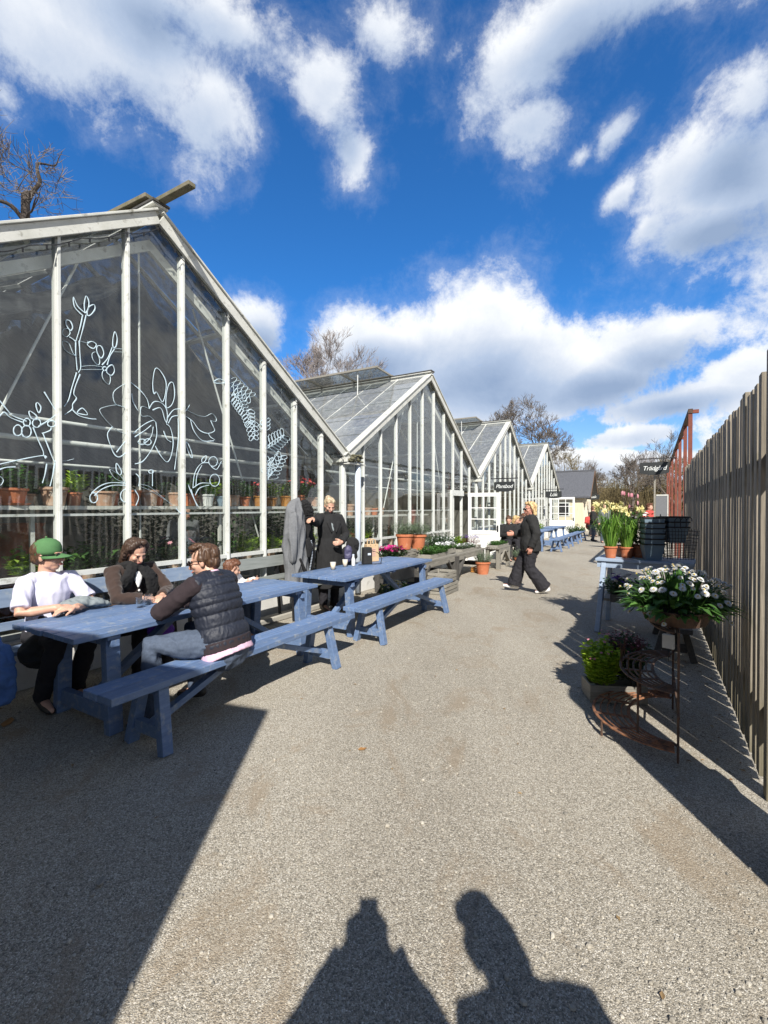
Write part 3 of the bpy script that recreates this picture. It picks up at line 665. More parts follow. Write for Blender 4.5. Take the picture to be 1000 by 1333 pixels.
def back_bench(t0, t1, m_, label):
    L = t1-t0
    r = thing('backrest_bench', label, 'bench', W((t0+t1)/2, .23), ROT, 'benches with backrests against the greenhouse plinth')
    m = MB(); m.box((0, -.055, .435), (L, .105, .030)); m.box((0, .060, .435), (L-.01, .105, .030)); m.build('seat', m_, r, bevel=.004)
    m = MB(); m.box((0, .215, .83), (L, .032, .15), Matrix.Rotation(-.12, 3, 'X')); m.build('backrest', m_, r, bevel=.004)
    m = MB(); m.box((0, .20, .60), (L, .03, .07), Matrix.Rotation(-.12, 3, 'X')); m.build('lower_back_slat', m_, r, bevel=.004)
    for x in (-L/2+.25, 0, L/2-.25):
        m = MB(); m.beam((x, -.10, 0), (x, -.08, .418), .03, .03, (0, 1, 0)); m.build('leg', M['black'], r)
        m = MB(); m.beam((x, .15, 0), (x, .245, .89), .03, .03, (0, 1, 0)); m.build('back_post', M['black'], r)
    return r
TB1 = trestle_table(-4.37, -1.88, -.97, -.14, 'near blue trestle table, three people sitting round it', lo=.29)
TB2 = trestle_table(-1.44, 1.03, -1.04, -.20, 'blue trestle table with paper cups, a paper bag and black bags on it')
plank_bench(-4.40, -1.92, -1.46, -1.15, 'blue plank bench with a man in a quilted vest sitting on it')
plank_bench(-1.66, .85, -1.47, -1.15, 'empty blue plank bench beside the table with the paper cups')
back_bench(-5.1, -2.42, M['blueold'], 'pale blue bench with a backrest, behind the man in the green cap')
back_bench(-2.20, .15, mat('worn_sage_paint', (.30, .32, .31), .6, (.21, .23, .22), 5, (.6, 7, 7), .3, 18), 'grey-green bench with a backrest, behind the hanging grey coat')
trestle_table(11.0, 13.3, -.80, -.05, 'farther blue table, just behind the walking blond woman')
trestle_table(14.2, 16.4, -.75, -.05, 'farthest blue table, before the open door of the last greenhouse')
plank_bench(11.0, 13.3, -1.35, -1.05, 'third blue bench, nearest of those past the walking woman')
plank_bench(13.7, 15.9, -1.35, -1.05, 'fourth blue bench, in the middle of the far row')
plank_bench(16.3, 18.4, -1.35, -1.05, 'last blue bench of the far row, by the slate-roofed hut')
plank_bench(7.6, 9.7, -.55, -.22, 'dark bench under the group sitting by the white door', m_=M['darkwood'], group='dark bench by the door')
# dry kerb stone at the foot of the plinth
m = MB(); m.box((0, 0, .04), (2.6, .16, .08)); o = m.build('kerb_stone', M['concrete'], None, loc=W(-.6, .38), rotz=ROT, bevel=.015); tag(o, 'long pale kerb stone lying along the white plinth', 'kerb stone')
# ---------------------------------------------------------------- doors standing open
def door_leaf(t, n0, n1, label, Hh=2.0, rows=3, cols=2, parent=None):
    """leaf parallel to the n axis, panes above, solid panel below; local x = along the leaf"""
    Lw = n0-n1
    r = thing('open_door', label, 'door', W(t, n0), ROT-PI/2, 'white part-glazed doors standing open')   # local +x runs towards -n
    st = .095
    m = MB(); m.lohi((0, -.022, .04), (st, .022, Hh)); m.lohi((Lw-st, -.022, .04), (Lw, .022, Hh)); m.lohi((st, -.021, Hh-.11), (Lw-st, .021, Hh)); m.lohi((st, -.021, .04), (Lw-st, .021, .24)); m.lohi((st, -.021, .80), (Lw-st, .021, .92))
    m.build('door_frame', M['doorwhite'], r, bevel=.004)
    m = MB(); m.lohi((st, -.010, .24), (Lw-st, .010, .80)); m.build('door_panel', M['doorwhite'], r)
    m = MB(); gw = Lw-2*st; gh = Hh-.11-.92
    for i in range(1, cols): m.lohi((st+gw*i/cols-.014, -.017, .92), (st+gw*i/cols+.014, .017, Hh-.11))
    for j in range(1, rows): m.lohi((st, -.0165, .92+gh*j/rows-.014), (Lw-st, .0165, .92+gh*j/rows+.014))
    m.build('glazing_bar', M['doorwhite'], r)
    m = MB(); m.lohi((st, -.002, .92), (Lw-st, .002, Hh-.11)); m.build('door_glass', M['glass'], r)
    m = MB(); m.box((Lw-.05, -.03, .98), (.04, .012, .18)); m.tube([(Lw-.05, -.036, 1.0), (Lw-.05, -.08, 1.0), (Lw-.16, -.08, 1.0)], .010, 8); m.build('door_handle', M['black'], r)
    return r
door_leaf(7.0, NF-.02, -.42, 'white part-glazed door standing open at the near corner of the second greenhouse')
door_leaf(19.0, .45, -.75, 'white part-glazed door standing open at the last greenhouse', Hh=2.1, cols=3)
m = MB(); m.prism([(.02, 0, 0), (.02, 0, 2.05), (.9, 0, 2.05), (.9, 0, 1.9), (.10, 0, 1.9), (.10, 0, 0)], (0, .07, 0)); tag(m.build('door_casing', M['white'], g2, loc=(4.9, -.06, 0)))
# ---------------------------------------------------------------- hanging signs
def text_mesh(s, size, mat_, name, shear=0.25, ext=.002):
    c = bpy.data.curves.new(name, 'FONT'); c.body = s; c.size = size; c.shear = shear; c.extrude = ext; c.align_x = 'CENTER'; c.align_y = 'CENTER'; c.space_character = .92
    o = bpy.data.objects.new(name, c); COL.objects.link(o); bpy.context.view_layer.update()
    me = bpy.data.meshes.new_from_object(o.evaluated_get(bpy.context.evaluated_depsgraph_get())); bpy.data.objects.remove(o)
    me.materials.append(mat_); return me
def hanging_sign(loc, rotz, w, h, s, label, bar=True, size=None, barx=(-.1, .1), rise=.1):
    """a sign board facing local -y, hung from an iron bar"""
    r = thing('hanging_sign', label, 'sign', loc, rotz, 'black chalk-lettered hanging signs')
    pts = [(-w/2, 0, h*.42), (w/2, 0, h*.42)]
    pts = [(-w/2+.02, 0, h*.5), (w/2-.02, 0, h*.5), (w/2, 0, h*.42), (w/2, 0, -h*.30)]+[(w/2-.03-(w-.06)*i/8, 0, -h*.36-h*.14*math.sin(PI*i/8)) for i in range(9)]+[(-w/2, 0, -h*.30), (-w/2, 0, h*.42)]
    m = MB(); m.prism([(p[0], -.012, p[2]) for p in pts], (0, .024, 0)); m.build('sign_board', M['sign'], r, bevel=.003)
    me = text_mesh(s, size or h*.62, M['chalk'], 'lettering'); o = link('lettering', me, r, (0, -.0155, .01)); o.rotation_euler = (PI/2, 0, 0)
    m = MB()
    if bar: m.beam((-w/2+barx[0], 0, h/2+rise), (w/2+barx[1], 0, h/2+rise), .025, .03)
    for x in (-w*.32, w*.32): m.tube([(x, 0, h/2-.01), (x, 0, h/2+rise)], .006, 6)
    m.build('sign_bracket', M['black'], r)
    return r
hanging_sign(W(8.3, -.18, 2.22), ROT-PI/2, .64, .31, 'Plantbod', 'black hanging sign at the second and third greenhouse corner, over the white door', size=.16)
hanging_sign(W(17.2, -.05, 2.18), ROT-PI/2, .74, .34, 'Lök', 'small black hanging sign above the last open door', size=.24)
# ---------------------------------------------------------------- display benches before the second greenhouse
def display_bench(t0, t1, n0, n1, H, label, m_=None, trough=False):
    m_ = m_ or M['darkwood']; L, Wd = t1-t0, n1-n0
    r = thing('display_bench', label, 'display table', W((t0+t1)/2, (n0+n1)/2), ROT, 'dark wooden plant benches')
    m = MB(); nb = 6
    for i in range(nb): m.box((R_.uniform(-.02, .02), -Wd/2+(i+.5)*Wd/nb, H-.02), (L, Wd/nb-.012, .04))
    m.box((0, -Wd/2+.03, H-.09), (L-.1, .04, .10)); m.box((0, Wd/2-.03, H-.09), (L-.1, .04, .10)); m.build('bench_top', M['greywood'] if not trough else m_, r, bevel=.004)
    for sx in (-1, 1):
        for sy in (-1, 1):
            m = MB(); m.beam((sx*(L/2-.10), sy*(Wd/2-.05), 0), (sx*(L/2-.10), sy*(Wd/2-.05), H-.045), .10, .10, (0, 1, 0)); m.build('leg', m_, r, bevel=.004)
        m = MB(); m.beam((sx*(L/2-.10), -Wd/2+.05, .2), (sx*(L/2-.10), Wd/2-.05, .2), .05, .09); m.build('stretcher', m_, r)
        m = MB(); m.beam((sx*(L/2-.12), -Wd/2+.03, .14), (sx*(L/2-.5), -Wd/2+.03, H-.10), .05, .08, (0, 1, 0)); m.build('brace', m_, r)
    return r
display_bench(1.35, 3.25, -.62, .30, .60, 'dark plant bench nearest the blue tables, bearing terracotta pots')
display_bench(3.30, 5.20, -.58, .30, .58, 'dark plant bench carrying white flowers, beside the white door')
display_bench(5.65, 6.75, -.80, -.42, .55, 'low grey trough table of seedlings, in front of the white door', M['greywood'])
def crate(loc, rotz, d, label, m_=None, group='wooden crates', slats=3):
    w, l, h = d; m_ = m_ or M['greywood']
    r = thing('wooden_crate', label, 'crate', loc, rotz, group)
    m = MB(); sh = h/slats
    for i in range(slats):
        z = sh*(i+.5)
        m.box((0, -l/2+.008, z), (w, .015, sh-.014)); m.box((0, l/2-.008, z), (w, .015, sh-.014))
        m.box((-w/2+.008, 0, z), (.015, l-.034, sh-.016)); m.box((w/2-.008, 0, z), (.015, l-.034, sh-.016))
    m.build('crate_side', m_, r, bevel=.002)
    m = MB(); m.box((0, 0, .012), (w-.032, l-.032, .018)); m.build('crate_base', m_, r)
    m = MB()
    for sx in (-1, 1):
        for sy in (-1, 1): m.box((sx*(w/2-.03), sy*(l/2-.03), h/2), (.028, .028, h-.01))
    m.build('crate_post', m_, r)
    return r
crate(W(2.05, -.78), ROT, (.62, .40, .20), 'lower grey crate on the gravel at the end of the empty blue bench', group='stacked grey crates')
crate(W(2.03, -.77, .202), ROT+.04, (.60, .38, .20), 'upper grey crate stacked beside the dark plant bench', group='stacked grey crates')
crate(W(2.0, .02, .602), ROT, (.5, .34, .17), 'grey crate on the plant bench, under the left lavender pot', group='stacked grey crates')
crate(W(5.05, -.50, .0), ROT, (.5, .3, .13), 'flat yellowish crate under the seedling trough', M['ochrepot'], group='flat crates')
crate(W(4.3, .1, .582), ROT, (.7, .5, .10), 'shallow crate of white flowers on the second plant bench', group='flat crates')
crate(W(4.95, -.28, .582), ROT, (.36, .45, .09), 'shallow crate of heather beside the door, far end of the plant bench', group='flat crates')
# ---------------------------------------------------------------- shelves inside the glasshouses
def shelf(t0, t1, n0, n1, z, label):
    L, Wd = t1-t0, n1-n0
    r = thing('plant_shelf', label, 'shelf', W((t0+t1)/2, (n0+n1)/2), ROT, 'shelves behind the greenhouse glass')
    m = MB(); m.box((0, 0, z-.018), (L, Wd, .036)); m.build('shelf_board', M['whitewood'], r)
    for x in (-L/2+.12, -L/6, L/6, L/2-.12):
        m = MB(); m.box((x, 0, (z-.036)/2), (.035, .035, z-.036)); m.build('shelf_post', M['whitewood'], r)
    return r
shelf(-6.0, .45, .68, .98, 1.595, 'long white shelf of pots behind the glass of the nearest greenhouse')
shelf(1.0, 4.6, .68, .98, 1.42, 'white shelf of pots behind the glass of the second greenhouse')
shelf(-6.0, .4, .72, 1.35, .78, 'low staging of green plants inside the nearest greenhouse')
shelf(1.0, 5.6, .72, 1.35, .72, 'low staging of plants inside the second greenhouse')
# ---------------------------------------------------------------- pots and plants
def pot_profile(r, h, rim=.16):
    rr = r*.72; t = .012
    return [(rr*.5, 0), (rr, .0), (rr+(r-rr)*.8, h*(1-rim)), (r*1.0, h*(1-rim)), (r*1.06, h*(1-rim)+.004), (r*1.06, h-.003), (r*1.03, h), (r-t, h), (r-t-.004, h*.86)]
def soil_disc(m, r, z): m.lathe([(r*.4, z-.01), (r, z-.01), (r, z), (r*.4, z+.008)], 14)
def sprig(m, base, d, L, n, lw, ll, rng, up=.6, mi=0):
    b = V(base); d = V(d).normalized()
    for i in range(n):
        f = .15+.85*i/n; p = b+d*(L*f)+V((0, 0, L*.10*f*f)); a = rng.uniform(0, 2*PI)
        side = V((math.cos(a), math.sin(a), rng.uniform(.1, up)))
        m.leaf(p, side+d*.5, ll*rng.uniform(.7, 1.2), lw*rng.uniform(.7, 1.2), mi=mi)
def bushy(m, c, r, h, nst, rng, lw=.012, ll=.05, per=9, spread=1.0, stems=True):
    c = V(c)
    for k in range(nst):
        a = rng.uniform(0, 2*PI); q = math.sqrt(rng.random())
        b = c+V((math.cos(a)*r*.45*q, math.sin(a)*r*.45*q, 0))
        d = V((math.cos(a)*q*spread*r/h, math.sin(a)*q*spread*r/h, 1.)); L = h*rng.uniform(.65, 1.08)*(1-.25*q)
        sprig(m, b, d, L, per, lw, ll, rng)
def flowers(m, c, r, h, n, rng, size=.02, petals=7, dome=.35, mi=0, jit=.25):
    c = V(c); out = []
    for k in range(n):
        a = rng.uniform(0, 2*PI); q = math.sqrt(rng.random())*r
        p = c+V((math.cos(a)*q, math.sin(a)*q, h*(1-dome*(q/r)**2)*(1+rng.uniform(-jit, jit*.4))))
        nrm = V((math.cos(a)*q/r*.8+rng.uniform(-.3, .3), math.sin(a)*q/r*.8+rng.uniform(-.3, .3), 1)).normalized()
        x = nrm.orthogonal().normalized(); y = nrm.cross(x)
        for i in range(petals):
            b = 2*PI*i/petals; dd = x*math.cos(b)+y*math.sin(b)+nrm*.25
            m.leaf(p, dd, size, size*.75, nrm, mi=mi, bend=.1)
        out.append((p, nrm))
    return out
def potted(loc, label, r, h, potm, fol=None, group=None, cat='potted plant', saucer=False, name='potted_plant', seg=20, tilt=None):
    t = thing(name, label, cat, loc, R_.uniform(0, 6), group)
    m = MB(); m.lathe(pot_profile(r, h), seg)
    if saucer: m.lathe([(r*.6, .001), (r*1.05, .002), (r*1.2, .022), (r*1.14, .022), (r*.9, .012)], seg)
    m.build('pot', potm, t, smooth=False)
    m = MB(); soil_disc(m, r*.96, h*.88); m.build('soil', M['soil'], t)
    if fol: fol(t, r, h)
    return t
def f_bush(matn, hh, rr, n, lw, ll, seed, per=9, flower=None, fn=0, fs=.02, fname='flower_head'):
    def go(t, r, h):
        rng = random.Random(seed); m = MB(); bushy(m, (0, 0, h*.86), rr, hh, n, rng, lw, ll, per)
        if flower and fn < 16:
            flowers(m, (0, 0, h*.86), rr*.9, hh*1.0, fn, rng, fs, 6, mi=1); m.build('foliage', [M[matn], M[flower]], t); return
        m.build('foliage', M[matn], t)
        if flower:
            m = MB(); flowers(m, (0, 0, h*.86), rr*.9, hh*1.0, fn, rng, fs, 6); m.build(fname, M[flower], t)
    return go
# lavender-like shrubs in terracotta
LV = 'terracotta pots of grey-green lavender'
potted(W(2.02, -.0, .772), 'left of the two lavender pots raised on the plant bench', .165, .29, M['terra'], f_bush('lav', .34, .30, 150, .010, .045, 1, 13), LV)
potted(W(2.47, -.06, .735), 'right of the two lavender pots raised on the plant bench', .175, .30, M['terra'], f_bush('lav', .34, .31, 150, .010, .045, 2, 13), LV)
m = MB(); m.box((0, 0, .066), (.5, .42, .13)); tag(m.build('pot_plinth', M['greywood'], loc=W(2.5, -.05, .602), rotz=ROT, bevel=.004), 'grey wooden block under the right lavender pot', 'wooden block')
potted(W(4.72, -.68), 'lavender pot standing on the gravel at the corner of the dark plant bench', .17, .29, M['terra'], f_bush('lav', .32, .29, 140, .010, .045, 3, 12), LV)
potted(W(6.10, -1.24), 'lavender pot on the gravel nearest the walking woman', .17, .29, M['terra'], f_bush('lav', .32, .29, 140, .010, .045, 4, 12), LV)
# bench-top flowers
def tray(loc, label, w, l, h, base, cols, cat='flowers', group='trays of spring flowers', seed=0, hh=.16, boxm=None, lw=.03, ll=.06, n=70, name='flower_tray', fs=.026, fn=60, per=8, inline=False):
    t = thing(name, label, cat, loc, ROT, group); rng = random.Random(seed)
    if h > 0:
        m = MB(); bm_ = boxm or M['greywood']
        for y in (-l/2+.008, l/2-.008): m.box((0, y, h/2), (w, .014, h))
        for x in (-w/2+.008, w/2-.008): m.box((x, 0, h/2), (.014, l-.03, h))
        m.box((0, 0, .008), (w-.03, l-.03, .012)); m.build('tray', bm_, t)
        m = MB(); m.box((0, 0, h*.55), (w-.032, l-.032, .02)); m.build('soil', M['soil'], t)
    m = MB()
    for k in range(n):
        x, y = rng.uniform(-w/2, w/2)*.92, rng.uniform(-l/2, l/2)*.92
        d = V((x/w*.9+rng.uniform(-.35, .35), y/l*.9+rng.uniform(-.35, .35), 1)); sprig(m, (x, y, h*.6), d, hh*rng.uniform(.5, 1.05), per, lw, ll, rng)
    if not inline: m.build('foliage', M[base], t)
    for ci, (cm, frac) in enumerate(cols):
        if not inline: m = MB()
        for k in range(int(fn*frac)):
            x, y = rng.uniform(-w/2, w/2), rng.uniform(-l/2, l/2)
            flowers(m, (x, y, h*.6+hh*rng.uniform(.75, 1.1)), .001, .002, 1, rng, fs, 6, mi=ci+1 if inline else 0)
        if not inline: m.build('flower_head', M[cm], t)
    if inline: m.build('flowering_plant', [M[base]]+[M[c[0]] for c in cols], t)
    return t
tray(W(1.55, .02, .602), 'magenta cyclamen on the plant bench behind the paper bag', .55, .4, .08, 'dgreen', [('petalp', 1)], seed=5, hh=.18, fs=.04, fn=60)
tray(W(2.55, -.38, .602), 'low green herbs in front of the lavender pots', .85, .28, .07, 'green', [], seed=6, hh=.16, n=110)
tray(W(3.30, -.30, .602), 'white primulas next to the crate on the plant bench', .55, .3, .10, 'green', [('petalw', 1)], seed=7, hh=.15, fs=.034, fn=90)
tray(W(3.65, .02, .582), 'upright dark green shrubs along the second greenhouse glass', .8, .35, .10, 'dgreen', [], seed=8, hh=.36, n=120, lw=.02, ll=.05, per=14)
tray(W(4.3, .1, .682), 'white hellebores in the shallow crate by the white door', .62, .4, 0, 'green', [('petalw', 1)], seed=9, hh=.16, fs=.03, fn=80)
tray(W(4.3, -.36, .582), 'silvery white edging plants along the front of the second plant bench', .95, .3, .06, 'lav', [('petalw', 1)], seed=10, hh=.10, fs=.022, fn=70, inline=True)
tray(W(4.95, -.30, .675), 'purple heather at the far end of the plant bench', .40, .40, 0, 'bronze', [('petalv', 1)], seed=11, hh=.20, fs=.012, fn=160, lw=.012, ll=.03, n=110)
tray(W(5.02, .08, .582), 'lime green leafy herbs just before the white door', .4, .4, .1, 'lime', [], seed=12, hh=.20)
tray(W(6.15, -.62, .552), 'seedlings growing in the grey trough table', 1.0, .30, .06, 'green', [], seed=13, hh=.10, n=130, lw=.02, ll=.045)
tray(W(.95, -.42, .0), 'yellow and white violas in a tray under the blue table', .55, .35, .16, 'green', [('petaly', .5), ('petalw', .5)], seed=14, hh=.20, fs=.028, fn=70, inline=True)
tray(W(1.42, -.55, .0), 'violet pansies on the ground at the end of the blue table', .3, .3, .14, 'dgreen', [('petalv', 1)], seed=15, hh=.16, fs=.03, fn=26)
potted(W(13.0, .05, .0), 'tall leafy bush in a pot by the far blue table', .2, .35, M['terra'], f_bush('lime', .75, .45, 130, .05, .10, 16, 12))
potted(W(17.8, -.95, .0), 'small leafy bush by the slate-roofed hut', .2, .3, M['terraold'], f_bush('green', .55, .5, 110, .04, .09, 17, 10, 'petalw', 20, .04))
# ---------------------------------------------------------------- pots on the shelf in the nearest greenhouse
SG = 'pots on the shelf inside the nearest greenhouse'
Z1 = 1.597
rows = [  # t, r, h, mat, fol, label
    (-4.02, .12, .155, 'terra', f_bush('green', .26, .20, 34, .05, .07, 21, 6, 'petalw', 9, .03), 'terracotta pot and saucer with a white-flowered geranium, leftmost on the inside shelf', True),
    (-3.68, .115, .175, 'terraold', f_bush('lav', .12, .08, 8, .02, .04, 22, 5), 'limed pale pot with bare stems beside the white-flowered geranium', False),
    (-3.22, .125, .15, 'terraold', f_bush('dgreen', .30, .18, 14, .04, .06, 23, 5), 'low wide limed pot with a thin shrub, behind the cap-wearing man', False),
    (-2.92, .095, .17, 'terra', None, 'dark orange pot lying next to the thin shrub', False),
    (-2.72, .10, .18, 'terraold', None, 'empty pale pot left of the big lily drawing', False),
    (-2.38, .09, .16, 'terraold', None, 'chalky pink empty pot right below the lily drawing', False),
    (-2.20, .095, .15, 'terra', f_bush('green', .22, .16, 26, .05, .06, 24, 6), 'orange pot with a green geranium, under the lily', False),
    (-1.93, .09, .15, 'white', f_bush('green', .20, .14, 16, .04, .06, 25, 6), 'white-washed square-looking pot under the lily leaf', False),
    (-1.70, .08, .13, 'greypot', None, 'small blue-grey pot beside the white-washed pot', False),
    (-1.50, .085, .15, 'terraold', f_bush('dgreen', .28, .18, 30, .05, .07, 26, 6), 'old limed pot with a dark geranium, below the bulb drawing', False),
    (-1.30, .08, .13, 'terra', f_bush('green', .24, .18, 26, .05, .07, 27, 6), 'small orange pot with a pale geranium, below the bulb drawing', False),
    (-1.02, .085, .15, 'ochrepot', f_bush('bronze', .24, .16, 26, .04, .06, 28, 6, 'petalr', 14, .022), 'ochre pot with a dark-leaved red-flowering plant', False),
    (-.80, .10, .12, 'ochrepot', None, 'wide honey-coloured bowl next to the ochre pot', False),
    (-.46, .095, .16, 'ochrepot', f_bush('lav', .22, .18, 24, .04, .06, 29, 6), 'yellow clay pot with grey leaves below the fern drawing', False),
    (-.20, .12, .18, 'terra', f_bush('green', .30, .26, 44, .05, .07, 30, 7, 'petalr', 16, .04), 'orange pot with a coral-red flowering geranium, by the grey coat', False),
    (.22, .10, .15, 'terraold', f_bush('dgreen', .28, .18, 24, .04, .06, 31, 6, 'petalr', 14, .03), 'pale pot with a small red geranium at the right end of the inside shelf', False)]
nth = ['first', 'second', 'third', 'fourth', 'fifth', 'sixth', 'seventh', 'eighth', 'ninth', 'tenth', 'eleventh', 'twelfth', 'thirteenth']
for i, (t, mt, fm) in enumerate([(-5.3, 'terra', 'green'), (-4.9, 'terraold', 'dgreen'), (-4.5, 'terra', 'green'), (-3.85, 'terraold', 'green'), (-3.45, 'terra', 'lime'), (-3.08, 'terra', 'green'), (-2.55, 'terra', 'dgreen'), (-2.05, 'terraold', 'green'), (-1.82, 'terra', 'lime'), (-1.38, 'terraold', 'green'), (-.92, 'terra', 'green'), (-.62, 'terraold', 'lime'), (.02, 'terra', 'green')]):
    rows.append((t, R_.uniform(.07, .09), R_.uniform(.11, .15), mt, f_bush(fm, R_.uniform(.16, .30), .17, 26, .05, .075, 200+i, 6), nth[i]+' pot from the left in the back row of the inside shelf', False))
for t, r, h, mt, fo, lb, sc in rows:
    potted(W(t, .91 if 'back row' in lb else .79, Z1), lb, r, h, M[mt], fo, SG, 'potted plant' if fo else 'flower pot', sc, 'potted_plant' if fo else 'flower_pot')
for i, (t, r, h, mt, lb) in enumerate([(1.32, .11, .22, 'terraold', 'tall handled clay jar on the second greenhouse shelf'), (1.70, .085, .16, 'terra', 'orange pot right of the clay jar in the second greenhouse'), (1.98, .09, .15, 'terraold', 'pinkish pot, third along the second greenhouse shelf'), (2.25, .08, .14, 'terra', 'small clay pot, fourth along the second greenhouse shelf'), (2.5, .085, .15, 'terraold', 'pale clay pot, fifth along the second greenhouse shelf')]):
    potted(W(t, .83, 1.422), lb, r, h, M[mt], None, 'pots on the shelf inside the second greenhouse', 'flower pot', name='flower_pot')
SB = 'green plants on the low staging behind the glass'
lows = [(-5.6, 'dgreen', None), (-4.95, 'green', 'petalw'), (-4.45, 'green', 'petalw'), (-3.75, 'lime', None), (-3.3, 'green', None), (-2.75, 'dgreen', 'petalpk'), (-2.25, 'dgreen', 'petalpk'), (-1.55, 'green', None), (-1.1, 'lime', None), (-.62, 'lime', None), (-.15, 'green', None), (.28, 'lime', None)]
nm = ['dark bush far left on the low staging', 'leafy plant with white flowers left of the green cap', 'white-flowering plant just behind the green cap', 'lime-leaved plant between the capped man and the scarfed woman', 'green plant behind the scarfed woman', 'dark plant with pink flowers right of the scarfed woman', 'dark plant with pink flowers left of the quilted man', 'green plant behind the quilted man head', 'lime plant right of the quilted man head', 'lime plant left of the grey coat', 'green plant behind the grey coat', 'lime plant behind the woman in the black coat']
for (t, mt, fl), l in zip(lows, nm):
    potted(W(t, 1.0, .782), l, .11, .15, M['terraold'], f_bush(mt, .30, .27, 46, .06, .09, int(t*100), 7, fl, 12, .035), SB)
for (t, mt), l in zip([(1.3, 'green'), (1.9, 'lime'), (2.6, 'dgreen'), (3.3, 'green'), (4.1, 'dgreen'), (4.9, 'green')], ['first', 'second, lime-leaved', 'third, dark', 'fourth', 'fifth, dark', 'sixth']):
    potted(W(t, 1.0, .722), l+' plant from the downpipe on the second greenhouse staging', .11, .15, M['terraold'], f_bush(mt, .34, .27, 46, .06, .09, int(t*90), 7), 'plants on the second greenhouse staging')
# big jar and tall plants deeper in
t = thing('clay_jar', 'big orange-brown clay jar standing inside the nearest greenhouse', 'jar', W(-2.9, 3.4)); m = MB(); m.lathe([(.2, 0), (.30, .15), (.42, .6), (.40, .95), (.26, 1.2), (.22, 1.3), (.26, 1.36), (.2, 1.36), (.18, 1.2)], 26); m.build('jar_body', M['terra'], t, smooth=True)
for i, (t, n, h, l) in enumerate([(-5.2, 3.2, 1.5, 'tall dark plant deep inside the nearest greenhouse, far left'), (-1.6, 3.0, 1.7, 'tall dark plant deep inside the nearest greenhouse, behind the quilted man'), (-.2, 2.6, 1.6, 'tall plant deep inside the nearest greenhouse, by the valley'), (2.2, 3.2, 1.4, 'tall plant deep inside the second greenhouse, left'), (4.6, 3.0, 1.5, 'tall plant deep inside the second greenhouse, right')]):
    potted(W(t, n), l, .2, .34, M['terraold'], f_bush('dgreen', h, .75, 90, .07, .13, 60+i, 12), 'tall plants deep inside the greenhouses')
# hanging basket at the first valley
r = thing('hanging_basket', 'dark hanging basket with red flowers inside the glass beside the black-coated woman', 'hanging basket', W(.02, .82, 1.9)); m = MB(); m.lathe([(.02, -.13), (.1, -.10), (.15, 0), (.14, 0), (.09, -.08)], 14); m.tube([(0, 0, -.1), (0, 0, .55)], .004, 5); m.build('basket', M['black'], r)
rng = random.Random(77); m = MB(); bushy(m, (0, 0, -.03), .2, .18, 40, rng, .04, .06, 6); flowers(m, (0, 0, 0), .16, .2, 10, rng, .035, mi=1); m.build('foliage', [M['bronze'], M['petalr']], r)
# ---------------------------------------------------------------- people
def remesh(mb, vox, sm=2, disp=0., dsc=9., st=(1, 1, 1), seed=0):
    me = mb.mesh('tmp'); o = bpy.data.objects.new('tmp', me); COL.objects.link(o)
    r = o.modifiers.new('r', 'REMESH'); r.mode = 'VOXEL'; r.voxel_size = vox
    if sm: s = o.modifiers.new('s', 'SMOOTH'); s.factor = .5; s.iterations = sm
    bpy.context.view_layer.update()
    dg = bpy.context.evaluated_depsgraph_get()
    out = bpy.data.meshes.new_from_object(o.evaluated_get(dg)); bpy.data.objects.remove(o); bpy.data.meshes.remove(me)
    if disp:
        n = len(out.vertices); c = np.empty(n*3); out.vertices.foreach_get('co', c); c = c.reshape(-1, 3)
        nr = np.empty(n*3); out.vertex_normals.foreach_get('vector', nr); nr = nr.reshape(-1, 3)
        k = np.array([noise.noise((x*dsc*st[0]+seed, y*dsc*st[1], z*dsc*st[2]))+.5*noise.noise((x*dsc*2.3*st[0], y*dsc*2.3*st[1]+seed, z*dsc*2.3*st[2])) for x, y, z in c])
        # folds: sharp valleys, broad crests
        k = 1-np.abs(k)*2.2
        c += nr*(k*disp)[:, None]; out.vertices.foreach_set('co', c.ravel()); out.update()
    out.polygons.foreach_set('use_smooth', [True]*len(out.polygons))
    return out
def put(name, me, m, parent, **kw):
    me.materials.append(m); me.name = name; return link(name, me, parent, **kw)
def lerp(a, b, f): return V(a)+(V(b)-V(a))*f
def torso(J, o=0., k=1., hem=0., top=True):
    pel, ch, nk = V(J['pelvis']), V(J['chest']), V(J['neck'])
    hs = V(J['hipR'])-V(J['hipL']); ss = V(J['shR'])-V(J['shL']); up = (ch-pel).normalized()
    w = lerp(pel, ch, .45)
    P = [(pel-up*(.09+hem), hs, (.165*k+o, .12*k+o)), (pel, hs, (.17*k+o, .125*k+o)), (w, hs+ss, (.145*k+o, .11*k+o)), (lerp(pel, ch, .8), ss, (.160*k+o, .118*k+o)), (ch, ss, (.172*k+o, .115*k+o)), (lerp(ch, nk, .55), ss, (.155*k+o, .090*k+o)), (lerp(ch, nk, .86), ss, (.10*k+o, .07*k+o))]
    if top: P.append((nk, ss, (.062+o, .062+o)))
    return [p[0] for p in P], [p[1] for p in P], [p[2] for p in P]
def headbasis(J):
    yaw, pit, rol = J.get('look', (0, 0, 0))
    return Matrix.Rotation(yaw, 3, 'Z') @ Matrix.Rotation(pit, 3, 'X') @ Matrix.Rotation(rol, 3, 'Y')
